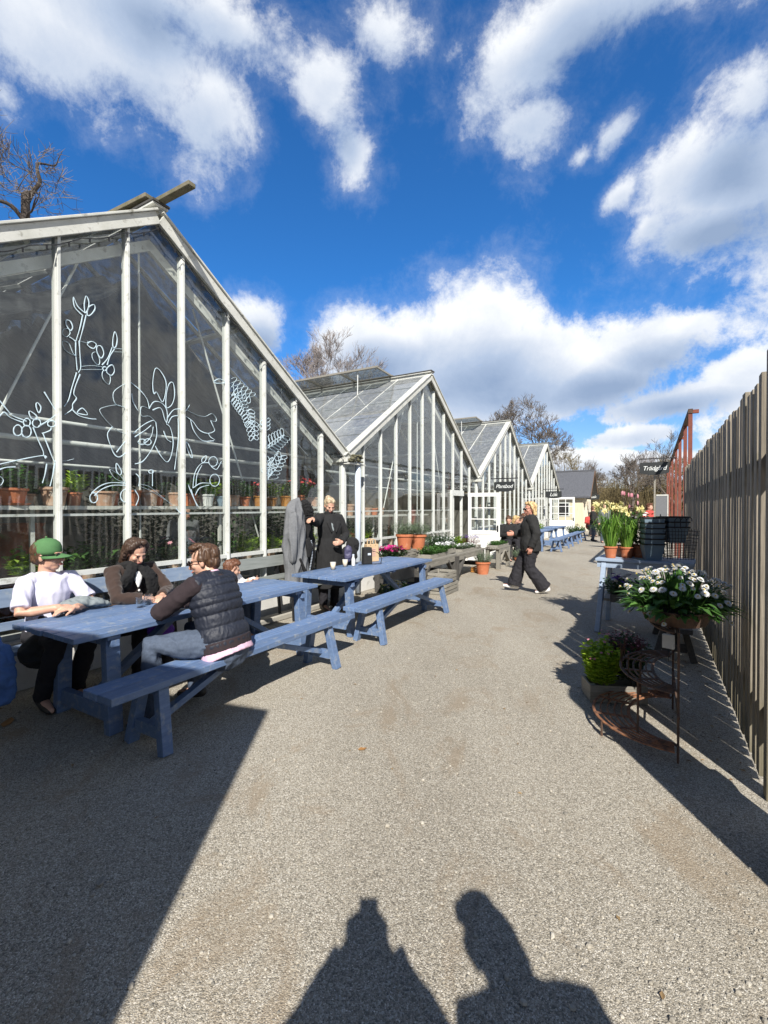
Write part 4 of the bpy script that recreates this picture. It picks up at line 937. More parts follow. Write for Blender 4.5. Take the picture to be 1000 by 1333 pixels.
def add_head(u, J, s=1.):
    c = V(J['head']); B = headbasis(J); T = lambda x, y, z: c+B @ V((x*s, y*s, z*s))
    E = lambda p, r: u.ell(T(*p), tuple(q*s for q in r), B)
    E((0, -.012, .032), (.076, .095, .086)); E((0, .022, -.03), (.063, .066, .078)); E((0, .042, -.086), (.036, .032, .03)); E((0, .01, -.075), (.055, .05, .03))
    u.tube([T(0, .084, .012), T(0, .096, -.015), T(0, .104, -.036)], [.009*s, .012*s, .015*s], 8, rnd=True)
    E((0, .076, .018), (.05, .015, .010)); E((0, .082, -.064), (.024, .010, .010)); E((.04, .06, -.028), (.022, .02, .022)); E((-.04, .06, -.028), (.022, .02, .022))
    for q in (-1, 1): E((q*.078, -.006, -.012), (.011, .02, .032))
    u.tube([V(J['neck'])-B @ V((0, 0, .03)), lerp(J['neck'], T(0, -.02, -.06), .6), T(0, -.015, -.03)], [.062, .056, .056], 14)
    return T, B
def add_hand(u, w, d, n, th, curl=.4, s=1.):
    """palm from wrist w along d, palm facing n, thumb on side th; five separate fingers"""
    w, d, n, th = V(w), V(d).normalized(), V(n), V(th)
    n = (n-d*n.dot(d)).normalized(); x = (th-d*th.dot(d)-n*th.dot(n)).normalized()
    B = Matrix((x, d, n)).transposed()
    u.ell(w+d*.045*s, (.042*s, .056*s, .017*s), B); u.tube([w-d*.03, w+d*.02*s], [(.027*s, .021*s), (.033*s, .018*s)], 10, side=x)
    for i, (off, L) in enumerate(((.030, .074), (.010, .082), (-.011, .076), (-.030, .060))):
        b = w+d*.082*s+x*off*s; r = (.0092, .0095, .009, .008)[i]*s; c = curl*(1+.12*i); sp = d+x*off*1.2
        p = [b-d*.02*s]; dd = sp.normalized()
        for seg, f in enumerate((.45, .32, .23)):
            dd = (dd*math.cos(c*.8)+n*math.sin(c*.8)).normalized(); p.append(p[-1]+dd*L*s*f+(d*.02*s if seg == 0 else V((0, 0, 0))))
        u.tube(p, [r*1.05, r, r*.92, r*.8], 8, side=x, rnd=True)
    b = w+d*.018*s+x*.026*s; dd = (d*.75+x*.75+n*.25).normalized(); p1 = b+dd*.036*s; d2 = (d*.95+x*.3+n*.45).normalized()
    u.tube([b, p1, p1+d2*.030*s, p1+d2*.052*s+n*.004], [.014*s, .012*s, .0105*s, .009*s], 8, side=n, rnd=True)
def person(label, loc, rotz, J, wear, vox=.008, k=1., hs=1., group=None, skin='skin', seed=1, face=True):
    t = thing('person', label, 'person', loc, rotz, group)
    u = MB(); P, S, Rr = torso(J, 0, k); u.tube(P, Rr, 16, side=S, rnd=True)
    T, B = add_head(u, J, hs)
    for q in 'LR':
        sh, el, wr = V(J['sh'+q]), V(J['el'+q]), V(J['wr'+q])
        u.tube([lerp(sh, J['neck'], .45)-V((0, 0, .03)), sh, lerp(sh, el, .5), el, lerp(el, wr, .3), wr], [.058*k, .058*k, .050*k, .041*k, .041*k, .028], 12, rnd=True)
        d, n, th = J.get('ha'+q, ((wr-el), V((0, -1, 0)), V((0, 0, 1)))); add_hand(u, wr, d, n, th, J.get('curl', .35), J.get('hand', 1.0))
        hp, kn, an, to = V(J['hip'+q]), V(J['kn'+q]), V(J['an'+q]), V(J['toe'+q])
        u.tube([lerp(hp, J['pelvis'], .3), hp, lerp(hp, kn, .5), kn, lerp(kn, an, .35), an], [.085*k, .085*k, .074*k, .056*k, .056*k, .038], 12, rnd=True)
        f = (to-an); u.tube([an-f*.28-V((0, 0, .035)), an+f*.25-V((0, 0, .02)), to-V((0, 0, .0))], [.036, .042, .026], 10, rnd=True)
    put('body', remesh(u, vox, 2), M[skin], t)
    if face:
        m = MB()
        for q in (-1, 1):
            m.ell(T(q*.031*hs, .079*hs, -.002*hs), (.011*hs, .007*hs, .0045*hs), B, 10, 6)
        m.build('eyes', M['eye'], t, smooth=True)
        m = MB(); m.ell(T(0, .088*hs, -.066*hs), (.023*hs, .006*hs, .008*hs), B, 10, 6); m.build('lips', M['lip'], t, smooth=True)
    for w in wear: w(t, J, T, B, k, hs)
    return t
# garments -----------------------------------------------------------------
def top_(name, m, o=.014, sleeve=1., hem=.02, vox=.009, disp=.006, so=.012, collar=.02, dsc=9, st=(1, 1, .8), seed=3, arms=True, loose=0., sm=4):
    def go(t, J, T, B, k, hs):
        u = MB(); P, S, Rr = torso(J, o, k, hem); Rr = [(a+loose*(1-i/7), b+loose*(1-i/7)) for i, (a, b) in enumerate(Rr)]
        u.tube(P, Rr, 18, side=S, rnd=False)
        if collar: u.tube([lerp(J['neck'], J['chest'], .2), V(J['neck'])+(V(J['neck'])-V(J['chest'])).normalized()*collar], [.085, .074], 16)
        for q in 'LR':
            sh, el, wr = V(J['sh'+q]), V(J['el'+q]), V(J['wr'+q])
            if arms:
                pts = [lerp(sh, J['neck'], .4)-V((0, 0, .02)), sh, lerp(sh, el, .5)]; rr = [.062*k+so, .064*k+so, .054*k+so]
                if sleeve >= .5:
                    pts += [el, lerp(el, wr, .4), lerp(el, wr, .5+.5*(sleeve-.5)*2*.97)]; rr += [.050*k+so, .045*k+so, .034+so]
                else:
                    pts += [lerp(sh, el, .85)]; rr += [.056*k+so*2.2]
                u.tube(pts, rr, 14, rnd=False)
            else: u.ell(lerp(sh, J['neck'], .25), (.07, .07, .07))
        put(name, remesh(u, vox, sm, disp, dsc, st, seed), m, t)
    return go
def trousers_(name, m, o=.014, vox=.010, disp=.006, flare=0., to=1., hip=0.):
    def go(t, J, T, B, k, hs):
        u = MB(); pel = V(J['pelvis']); up = (V(J['chest'])-pel).normalized(); hsv = V(J['hipR'])-V(J['hipL'])
        u.tube([pel-up*.10, pel, pel+up*.08], [(.165*k+o+hip, .13*k+o+hip), (.172*k+o+hip, .13*k+o+hip), (.155*k+o, .115*k+o)], 16, side=hsv, rnd=True)
        for q in 'LR':
            hp, kn, an = V(J['hip'+q]), V(J['kn'+q]), V(J['an'+q]); e = lerp(kn, an, to)
            u.tube([lerp(hp, pel, .3), hp, lerp(hp, kn, .5), kn, lerp(kn, e, .4), e], [.088*k+o, .090*k+o, .080*k+o, .060*k+o+flare*.3, .056*k+o+flare*.6, .048*k+o+flare], 14, rnd=False)
        put(name, remesh(u, vox, 3, disp, 10, (1, 1, 1), 5), m, t)
    return go
def shoes_(m, s=1.):
    def go(t, J, T, B, k, hs):
        for q in 'LR':
            an, to = V(J['an'+q]), V(J['toe'+q]); f = to-an; u = MB()
            u.tube([an-f*.32-V((0, 0, .03)), an-V((0, 0, .02)), an+f*.45-V((0, 0, .022)), to-V((0, 0, .004))], [(.038*s, .044*s), (.042*s, .05*s), (.046*s, .036*s), (.036*s, .024*s)], 12, side=V((0, 0, 1)).cross(f), rnd=True)
            put('shoe', remesh(u, .007, 2), m, t)
    return go
def hair_(m, kind, vox=.008):
    def go(t, J, T, B, k, hs):
        u = MB(); E = lambda p, r: u.ell(T(*p), tuple(q*hs for q in r), B)
        E((0, -.028, .040), (.083, .096, .085))
        if kind == 'short': E((0, -.06, -.015), (.072, .054, .062)); E((.012, .042, .088), (.062, .046, .032)); E((.067, -.005, .012), (.016, .030, .035)); E((-.067, -.005, .012), (.016, .030, .035)); E((-.03, .02, .110), (.045, .06, .024))
        if kind == 'shag': E((0, -.062, -.015), (.080, .060, .075)); E((0, .035, .088), (.074, .064, .04)); E((.06, -.01, .02), (.032, .05, .05)); E((-.06, -.01, .02), (.032, .05, .05))
        if kind == 'capfringe': E((0, -.066, -.018), (.070, .050, .055)); E((.066, -.02, -.0), (.016, .032, .05)); E((-.066, -.02, 0), (.016, .032, .05))
        if kind == 'bun': E((.012, -.095, .085), (.042, .04, .04)); E((0, -.055, -.02), (.070, .048, .06)); E((0, .018, .078), (.070, .05, .035))
        if kind == 'bob':
            E((0, -.052, -.02), (.080, .058, .080)); E((0, -.062, -.085), (.072, .045, .055)); E((0, .01, .095), (.068, .07, .032))
            for sx in (-1, 1): u.tube([T(sx*.05*hs, .03*hs, .098*hs), T(sx*.078*hs, .008*hs, .05*hs), T(sx*.080*hs, -.022*hs, -.02*hs), T(sx*.076*hs, -.03*hs, -.115*hs)], [(.022*hs, .018*hs), (.020*hs, .018*hs), (.022*hs, .018*hs), (.016*hs, .012*hs)], 10, rnd=True)
        if kind == 'long':
            L = -.20 if kind == 'long' else -.13
            for sx in (-1, 1):
                u.tube([T(sx*.03*hs, .030*hs, .115*hs), T(sx*.074*hs, .012*hs, .06*hs), T(sx*.088*hs, -.022*hs, -.03*hs), T(sx*.086*hs, -.028*hs, L*.6*hs), T(sx*.078*hs, -.03*hs, L*hs)], [(.03*hs, .028*hs), (.030*hs, .026*hs), (.032*hs, .022*hs), (.032*hs, .022*hs), (.022*hs, .016*hs)], 10, rnd=True)
            u.tube([T(0, -.08*hs, .05*hs), T(0, -.088*hs, -.05*hs), T(0, -.082*hs, L*hs)], [(.076*hs, .040*hs), (.080*hs, .034*hs), (.074*hs, .024*hs)], 12, side=B @ V((1, 0, 0)), rnd=True)
        put('hair', remesh(u, vox*.8, 1, .009, 34, (1, 1, .3), 8), m, t)
    return go
def shades_(m='lens', frame=True):
    def go(t, J, T, B, k, hs):
        g = MB()
        for q in (-1, 1):
            g.ell(T(q*.033*hs, .092*hs, .0), (.027*hs, .007*hs, .021*hs), B, 12, 7)
            g.tube([T(q*.058*hs, .086*hs, .006*hs), T(q*.080*hs, .04*hs, .006*hs), T(q*.084*hs, -.01*hs, .0)], .003*hs, 6)
        g.tube([T(-.012*hs, .1*hs, .006*hs), T(.012*hs, .1*hs, .006*hs)], .003*hs, 6)
        g.build('sunglasses', M[m], t, smooth=True)
    return go
def cap_(m):
    def go(t, J, T, B, k, hs):
        u = MB(); prof = [(.084, -.034), (.086, -.005), (.084, .028), (.074, .058), (.052, .080), (.026, .091), (.006, .094)]
        S = Matrix.Diagonal((1.01, 1.17, 1)); g = MB(); g.lathe([(r*hs, z*hs) for r, z in prof], 24, T(0, -.011*hs, .038*hs), B @ S); g.ell(T(0, -.016*hs, .132*hs), (.008*hs,)*3, B)
        c = g.build('cap_crown', m, t, smooth=True)
        g = MB(); N = 12; vs = []
        for j, f in enumerate((0., .35, .7, 1.)):
            for i in range(N+1):
                a = PI*(i/N); x = math.cos(a)*.080; y = .082*math.sin(a)+.0+f*(.085*math.sin(a)**.7); z = .010-f*.020-abs(x)*.14
                vs.append(T(x*hs*(1-.05*f), y*hs, z*hs))
        g.add(vs, [(j*(N+1)+i, j*(N+1)+i+1, (j+1)*(N+1)+i+1, (j+1)*(N+1)+i) for j in range(3) for i in range(N)])
        o = g.build('cap_peak', m, t, smooth=True); s = o.modifiers.new('t', 'SOLIDIFY'); s.thickness = .005
    return go
def stand(h=1.70, **kw):
    s = h/1.70
    J = dict(pelvis=(0, 0, .95), chest=(0, .0, 1.27), neck=(0, -.015, 1.45), head=(0, .012, 1.588), shL=(-.175, -.01, 1.40), shR=(.175, -.01, 1.40),
             elL=(-.22, -.03, 1.12), elR=(.22, -.03, 1.12), wrL=(-.23, .03, .88), wrR=(.23, .03, .88), hipL=(-.09, 0, .90), hipR=(.09, 0, .90), knL=(-.10, .01, .48), knR=(.10, .01, .48), anL=(-.10, -.02, .085), anR=(.10, -.02, .085), toeL=(-.12, .17, .03), toeR=(.12, .17, .03))
    J.update(kw)
    for q in list(J):
        if q not in ('look', 'haL', 'haR', 'curl', 'hand'): J[q] = V(J[q])*s
    return J
def sit(seat=.465, lean=0., **kw):
    z = seat+.095; c, s = math.cos(lean), math.sin(lean); R = lambda x, y, q: (x, y*c+q*s, z+q*c-y*s)
    J = dict(pelvis=(0, 0, z+.03), chest=R(0, 0, .33), neck=R(0, -.01, .50), head=R(0, .03, .638), shL=R(-.18, 0, .455), shR=R(.18, 0, .455), hipL=(-.09, 0, z), hipR=(.09, 0, z),
             knL=(-.13, .44, z+.01), knR=(.13, .44, z+.01), anL=(-.13, .42, .09), anR=(.13, .42, .09), toeL=(-.14, .60, .03), toeR=(.14, .60, .03),
             elL=R(-.25, .08, .19), elR=R(.25, .08, .19), wrL=(-.12, .34, z+.20), wrR=(.12, .34, z+.20))
    J.update(kw); return J
FACE_OUT = ROT+PI          # local +y towards the path (-n)
# --- man in the green cap, arms folded on the table edge, looking to his left along the row
J = sit(.455, -.02, look=(.55, .02, 0), knL=(-.12, .40, .555), knR=(.12, .40, .555), anL=(-.12, .16, .09), anR=(.12, .16, .09), toeL=(-.13, .33, .03), toeR=(.13, .33, .03), shL=(-.162, .0, .985), shR=(.162, .0, .985), elR=(.26, .16, .775), wrR=(.05, .28, .80), elL=(-.26, .15, .775), wrL=(-.04, .33, .785),
        haR=(V((-1, .12, -.05)), V((0, -.2, -1)), V((0, 1, 0))), haL=(V((1, -.02, .0)), V((0, .0, -1)), V((0, 1, 0))), curl=.3)
# facing -n means his left hand is towards +t: the local x axis runs along -t
person('young man in a green cap, sunglasses and a pale T-shirt, seated behind the table', W(-4.03, .12), FACE_OUT, J,
       [top_('t_shirt', M['tee'], .012, .4, .03, .007, .009, .006, .0, dsc=8, st=(1, 1, .4), sm=10), trousers_('trousers', M['blacktrouser']), shoes_(M['darkshoe']), hair_(M['brownhair'], 'capfringe'), cap_(M['capg']), shades_()], .0062, .95, 1.06)
# grey garment across his forearm
m = MB(); m.tube([(0, 0, 0), (.10, .02, .035), (.22, .03, .05), (.34, .0, .025), (.42, -.02, 0)], [(.02, .015), (.075, .035), (.09, .045), (.085, .03), (.03, .012)], 14, side=(0, 1, 0), rnd=True)
me = remesh(m, .007, 2, .010, 14); o = put('folded_sweater', me, M['greyshort'], None, loc=W(-4.10, -.13, .755), rotz=ROT); tag(o, 'grey folded sweater lying on the table edge before the capped man', 'sweater')
# --- woman with the scarf, leaning on the table and looking down
def scarf(t, J, T, B, k, hs):
    u = MB(); n = V(J['neck'])
    pts = [n+V((math.cos(a)*.088, math.sin(a)*.080-.0, .005+.02*math.sin(a*2)+(.018 if math.sin(a) < 0 else -.012))) for a in [2*PI*i/14 for i in range(15)]]
    u.tube(pts, .036, 10)
    u.tube([n+V((-.05, .09, -.02)), n+V((-.10, .13, -.10)), n+V((-.14, .13, -.20)), n+V((-.155, .13, -.30))], [(.05, .03), (.07, .026), (.085, .02), (.085, .014)], 12, side=(1, .2, 0), rnd=True)
    u.tube([n+V((.05, .09, -.02)), n+V((.10, .125, -.09)), n+V((.15, .12, -.17)), n+V((.19, .10, -.23))], [(.05, .03), (.06, .026), (.07, .02), (.07, .014)], 12, side=(1, .2, 0), rnd=True)
    put('scarf', remesh(u, .007, 2, .006, 18), M['scarf'], t)
def inner_shirt(t, J, T, B, k, hs):
    u = MB(); n = V(J['neck']); u.tube([n+V((-.0, .095, -.06)), n+V((.01, .118, -.12)), n+V((.015, .128, -.19))], [(.05, .012), (.04, .012), (.01, .008)], 12, side=(1, 0, 0), rnd=True); put('shirt_front', remesh(u, .007, 2), M['white_c'], t)
    m = MB()
    for z, y in ((-.22, .150), (-.29, .155)): m.ell(n+V((.02, y, z)), (.011, .006, .011))
    m.build('button', M['white_c'], t, smooth=True)
J = sit(.455, .22, look=(.05, -.50, .08), elR=(.25, .30, .79), wrR=(.10, .42, .775), elL=(-.25, .28, .79), wrL=(-.08, .44, .775), haR=(V((-.9, .5, 0)), V((0, 0, -1)), V((.3, 1, 0))), haL=(V((.8, .6, 0)), V((0, 0, -1)), V((-.3, 1, 0))))
person('dark-haired woman in a brown cardigan and black scarf, looking down at the table', W(-3.37, .15), FACE_OUT, J,
       [top_('cardigan', M['browncoat'], .020, 1., .04, .008, .009, .010, sm=7), scarf, inner_shirt, trousers_('trousers', M['blacktrouser']), shoes_(M['darkshoe']), hair_(M['darkhair'], 'long')], .0068, .88, 1.0)
# --- man in the quilted vest, seen from behind, leaning on his elbows
def quilted(t, J, T, B, k, hs):
    u = MB(); P, S, Rr = torso(J, .030, k, -.02)
    N = 8; pts, sd, rr = [], [], []
    for i in range(N*6+1):
        f = i/(N*6)*(len(P)-1.35); a = int(f); g = f-a
        pts.append(lerp(P[a], P[a+1], g)); sd.append(S[a].lerp(S[a+1], g)); puff = abs(math.sin(PI*i/6))**.55*.014
        rr.append((Rr[a][0]*(1-g)+Rr[a+1][0]*g+puff, Rr[a][1]*(1-g)+Rr[a+1][1]*g+puff))
    u.tube(pts, rr, 28, side=sd)
    for q in 'LR': u.tube([lerp(J['sh'+q], J['neck'], .75), lerp(J['sh'+q], J['neck'], .12)], [.070, .074], 14, rnd=True)
    u.tube([lerp(J['neck'], J['chest'], .25), V(J['neck'])+(V(J['neck'])-V(J['chest'])).normalized()*.035], [.088, .078], 16)
    put('quilted_vest', remesh(u, .0065, 1, .0035, 26, (1, 1, .6)), M['navy'], t)
def hem_band(t, J, T, B, k, hs):
    u = MB(); P, S, Rr = torso(J, .032, k, .0); up = (P[1]-P[0]).normalized()
    u.tube([P[0]+up*.0, P[0]+up*.075], [(Rr[0][0]+.012, Rr[0][1]+.012), (Rr[1][0]+.012, Rr[1][1]+.012)], 24, side=S[0]); put('rib_hem', remesh(u, .007, 2), M['plum'], t)
    u = MB(); u.tube([P[0]-up*.055+V((0, -.012, 0)), P[0]+up*.01], [(Rr[0][0]+.006, Rr[0][1]+.012), (Rr[0][0]+.004, Rr[0][1]+.004)], 24, side=S[0]); put('shirt_tail', remesh(u, .007, 2, .003), M['pinkshirt'], t)
    u = MB(); u.tube([lerp(J['neck'], J['head'], .02), lerp(J['neck'], J['head'], .22)], [.074, .068], 16); put('shirt_collar', remesh(u, .006, 1), M['pinkshirt'], t)
J = sit(.465, .30, look=(.50, -.18, .05), pelvis=(0, .02, .59), elL=(-.30, .36, .80), wrL=(-.05, .50, .79), elR=(.27, .44, .80), wrR=(.06, .56, .79), haL=(V((1, .3, 0)), V((0, 0, -1)), V((0, 1, 0))), haR=(V((-1, .3, 0)), V((0, 0, -1)), V((0, 1, 0))),
        knL=(-.36, .36, .575), anL=(-.40, .30, .10), toeL=(-.46, .46, .03), knR=(.10, .44, .57), anR=(.10, .40, .09), toeR=(.10, .58, .03))
person('man in a navy quilted vest seen from behind, leaning on the near table', W(-3.47, -1.34), ROT+.12, J,
       [top_('sweatshirt', M['plum'], .022, 1., .0, .008, .006, .010), quilted, hem_band, trousers_('jeans', M['jeans'], .016, .008, .007), shoes_(M['darkshoe']), hair_(M['brownhair'], 'short'), shades_()], .0068, 1.06, 1.05)
# --- small child at the far end of the near table
s_ = .62
J = sit(.455, .05, look=(.7, -.2, 0))
J = {q: (V(v)*s_+V((0, 0, .455*(1-s_))) if q not in ('look', 'haL', 'haR', 'curl') else v) for q, v in J.items()}
J['wrL'] = V((-.12, .26, .76)); J['wrR'] = V((.1, .26, .76)); J['elL'] = V((-.2, .08, .70)); J['elR'] = V((.2, .08, .70))
for q in 'LR': J['an'+q] = V((J['an'+q].x, J['an'+q].y, .20)); J['toe'+q] = J['an'+q]+V((0, .12, -.05))
J['hand'] = .7
person('small child with chestnut hair and a white top, at the far table end', W(-2.16, .12, -.05), FACE_OUT+.3, J, [top_('white_top', M['white_c'], .02, 1., .02, .009, .006, .016, 0), trousers_('trousers', M['jeans']), shoes_(M['darkshoe'], .75), hair_(M['redhair'], 'short')], .009, .74, .88)
# --- woman in the long black coat, holding up the grey coat
def long_coat(t, J, T, B, k, hs):
    u = MB(); P, S, Rr = torso(J, .035, k, 0); dn = V((0, 0, -1)); p0 = P[0]
    P = [p0+dn*.52, p0+dn*.25, p0]+P[1:]; S = [S[0], S[0]]+S; Rr = [(.25, .20), (.225, .175), (.215, .16)]+Rr[1:]
    u.tube(P, Rr, 22, side=[S[0]]+S[1:len(P)])
    for q in 'LR':
        sh, el, wr = V(J['sh'+q]), V(J['el'+q]), V(J['wr'+q]); u.tube([lerp(sh, J['neck'], .5)-V((0, 0, .02)), sh, lerp(sh, el, .5), el, lerp(el, wr, .5), lerp(el, wr, .94)], [.072, .080, .068, .062, .056, .052], 14)
    put('long_coat', remesh(u, .0085, 3, .008, 7, (1, 1, .45)), M['blackcoat'], t)
    u = MB(); u.tube([lerp(J['neck'], J['chest'], .15), V(J['neck'])+V((0, .0, .055))], [.082, .068], 16); put('roll_neck', remesh(u, .007, 2), M['scarf'], t)
    u = MB(); n = V(J['neck']); u.tube([n+V((.01, .075, -.03)), n+V((.02, .145, -.15)), n+V((.025, .165, -.24))], [(.04, .012), (.045, .010), (.012, .008)], 12, side=(1, 0, 0), rnd=True); put('grey_blouse', remesh(u, .007, 2), M['greyshort'], t)
    for q in (-1, 1):
        u = MB(); u.tube([n+V((q*.07, .06, .0)), n+V((q*.085, .135, -.12)), n+V((q*.04+.02, .175, -.26))], [(.022, .012), (.045, .012), (.012, .008)], 10, side=(1, 0, 0), rnd=True); put('lapel', remesh(u, .006, 2), M['blackcoat'], t)
J = stand(1.72, look=(-.30, -.42, 0), elR=(.34, .18, 1.34), wrR=(.52, .37, 1.40), haR=(V((.8, .5, 0)), V((0, 0, -1)), V((0, 1, .3))), elL=(-.26, .06, 1.13), wrL=(-.05, .25, 1.04), haL=(V((1, .35, -.05)), V((0, -1, -.2)), V((0, 0, 1))), curl=.6)
person('woman with ash-blond hair in a long black coat, standing behind the second table', W(-.17, .16), FACE_OUT-.35, J,
       [trousers_('trousers', M['blacktrouser']), long_coat, shoes_(M['darkshoe']), hair_(M['greyblond'], 'bun')], .0075, .98, 1.0)
# the grey coat she holds up, fur-hooded, over the bench back
r = thing('hanging_coat', 'long grey coat with black trim held up beside the black-coated woman', 'coat', W(-.86, .20), ROT)
u = MB(); u.tube([(-.02, 0, .50), (-.04, 0, .75), (-.07, .0, 1.05), (-.08, 0, 1.35), (-.05, .0, 1.54), (.0, 0, 1.64)], [(.20, .10), (.19, .11), (.185, .115), (.175, .11), (.155, .09), (.10, .05)], 22, side=(1, 0, 0), rnd=True)
u.tube([(-.14, -.05, 1.45), (-.19, -.07, 1.15), (-.18, -.08, .86)], [(.07, .06), (.065, .055), (.055, .045)], 12, rnd=True)
put('coat_body', remesh(u, .009, 2, .030, 6, (1.3, 1.3, .28), 4), M['greycoat'], r)
u = MB(); u.tube([(.10, -.04, 1.62), (.15, -.05, 1.52), (.16, -.05, 1.40)], [(.06, .07), (.085, .08), (.05, .06)], 14, rnd=True); put('fur_hood', remesh(u, .008, 0, .02, 40), M['fur'], r)
u = MB(); u.tube([(.10, -.10, 1.12), (.12, -.12, 1.0), (.09, -.12, .88)], [(.05, .02), (.075, .02), (.03, .02)], 12, side=(1, 0, 0), rnd=True); u.tube([(-.10, -.13, .86), (-.02, -.14, .70), (.06, -.13, .58), (.15, -.11, .56)], [(.02, .015), (.03, .015), (.045, .015), (.04, .015)], 10, side=(1, 0, 0), rnd=True); put('black_lining', remesh(u, .008, 1), M['scarf'], r)
u = MB(); u.tube([(.19, -.02, 1.40), (.24, .0, 1.1), (.22, .02, .75), (.17, .02, .50)], [(.06, .06), (.10, .08), (.11, .09), (.08, .08)], 14, rnd=True); put('inner_coat', remesh(u, .009, 2, .014, 6, (1.3, 1.3, .4), 9), M['fur'], r)
m = MB()
for i in range(26): m.box((.155+.03*math.sin(i/5), -.115+.002*i*.3, 1.10-i*.022), (.022, .008, .010))
m.build('coat_fastener', M['zinc'], r)
# --- woman walking across the path
def bag_strap(t, J, T, B, k, hs):
    n = V(J['neck']); m = MB(); m.tube([n+V((-.07, .02, .01)), n+V((-.02, .135, -.14)), n+V((.08, .165, -.28)), n+V((.17, .10, -.36))], .006, 6); m.build('shoulder_strap', M['greywood'], t)
J = stand(1.66, look=(.45, -.06, 0), chest=(0, .01, 1.27), knR=(.09, .20, .50), anR=(.09, .30, .115), toeR=(.10, .49, .10), knL=(-.09, .02, .48), anL=(-.09, -.26, .10), toeL=(-.10, -.10, .035),
          elR=(.23, .07, 1.13), wrR=(.20, .30, 1.10), haR=(V((-.1, 1, 0)), V((-1, 0, 0)), V((0, 0, 1))), elL=(-.25, -.10, 1.13), wrL=(-.25, .0, .88), haL=(V((0, .2, -1)), V((1, 0, 0)), V((0, 1, 0))), curl=.55)
# she walks towards +n, slightly to the camera's left
person('blond woman in a black jacket and wide trousers, walking across the gravel', W(2.86, -2.20), ROT+.25, J,
       [top_('jacket', M['blackjacket'], .035, 1., .06, .009, .008, .022, .03, dsc=7, loose=.012), trousers_('wide_trousers', M['blacktrouser'], .020, .009, .008, .055, .98, .01), shoes_(M['shoes'], 1.05), hair_(M['blond'], 'bob'), shades_(), bag_strap], .0085, 1.10, 1.08, skin='skinr')
# --- the people behind the photographer's back whose shadows reach into the picture
t = thing('phone', 'black phone held up by the photographer', 'phone', (0, -.03, 1.515)); m = MB(); m.box((0, 0, 0), (.075, .009, .155)); m.build('phone_body', M['black'], t, bevel=.003); m = MB(); m.box((0, -.0055, 0), (.068, .002, .146)); m.build('phone_screen', M['lens'], t)
J = stand(1.74, elL=(-.23, .14, 1.20), wrL=(-.065, .29, 1.38), elR=(.23, .14, 1.20), wrR=(.065, .29, 1.38), haL=(V((.25, .2, 1)), V((1, .2, 0)), V((0, -1, .3))), haR=(V((-.25, .2, 1)), V((-1, .2, 0)), V((0, -1, .3))), curl=.7)
person('person in a dark jacket taking a picture with a raised phone', (0, -.365, 0), 0, J, [top_('jacket', M['blackjacket'], .045, 1., .1, .012, .006, .03, .05), trousers_('trousers', M['jeans'], vox=.014), shoes_(M['darkshoe']), hair_(M['brownhair'], 'shag')], .010, 1.0, 1.06)
J = stand(1.66, look=(.35, -.1, -.12), head=(-.06, .02, 1.588))
person('person with shoulder-length hair standing beside the photographer', (.51, -.19, 0), .1, J, [top_('coat', M['browncoat'], .028, 1., .2, .012, .006, .016, .03), trousers_('trousers', M['blacktrouser'], vox=.014), shoes_(M['darkshoe']), hair_(M['darkhair'], 'shag')], .010, .88, 1.08)
# --- small group by the white door
GP = 'people sitting by the white door'
far = dict(vox=.014, face=False)
def simple(label, loc, rz, J, topm, hairm, kind='short', group=None, trm='blacktrouser', k=1.0, extra=[]):
    return person(label, loc, rz, J, [top_('jacket', M[topm], .03, 1., .04, .013, .006, .02, .02), trousers_('trousers', M[trm], vox=.016), shoes_(M['darkshoe'])]+([hair_(M[hairm], kind, .012)] if hairm else [])+extra, .014, k, 1.05, group, face=True)
Js = lambda **k: sit(.465, .12, **k)
simple('woman with tied brown hair in a black coat, leftmost at the white door', W(8.0, -.36), ROT+PI-.9, Js(look=(-.4, -.3, 0)), 'blackcoat', 'brownhair', 'bun', GP)
simple('light-brown-haired woman in black, second of the group at the white door', W(8.5, -.42), ROT+PI-.5, Js(look=(.5, -.3, 0)), 'blackjacket', 'blond', 'bob', GP)
simple('man with dark hair in a navy jacket, third of the group at the white door', W(9.0, -.40), ROT+PI+.2, Js(look=(.4, -.15, 0)), 'navy', 'darkhair', 'short', GP)
simple('person in a bright blue top half hidden by the walking woman', W(9.8, -.45), ROT+PI, stand(1.35), 'lblue', 'redhair', 'short', GP, 'jeans')
GF = 'visitors at the far end of the path'
simple('bald man in a grey jacket far down the path', W(16.7, -2.30), PI-.1, stand(1.72), 'greycoat', None, 'short', GF, 'jeans')
simple('person in a dark top and blue jeans before the hut', W(17.6, -1.75), PI+1.2, stand(1.62, look=(.2, -.2, 0)), 'blackjacket', 'redhair', 'short', GF, 'jeans')
simple('person in red seated before the hut, left of two', W(21.6, -1.15), PI, Js(), 'redc', 'darkhair', 'short', GF)
simple('person in brown seated before the hut, right of two', W(21.9, -1.6), PI, Js(), 'browncoat', 'redhair', 'short', GF)
simple('person with red hair behind the bucket stacks, by the red frame', W(12.6, -4.05), PI+.4, stand(1.70), 'redc', 'redhair', 'short', GF)
simple('dim figure in a grey top inside the nearest greenhouse, behind the glass', W(-1.45, 1.9), ROT+PI, stand(1.62), 'greycoat', 'darkhair', 'short')
plank_bench(21.2, 22.4, -1.55, -1.15, 'low bench under the two seated people before the hut', m_=M['greywood'], group='bench before the hut')
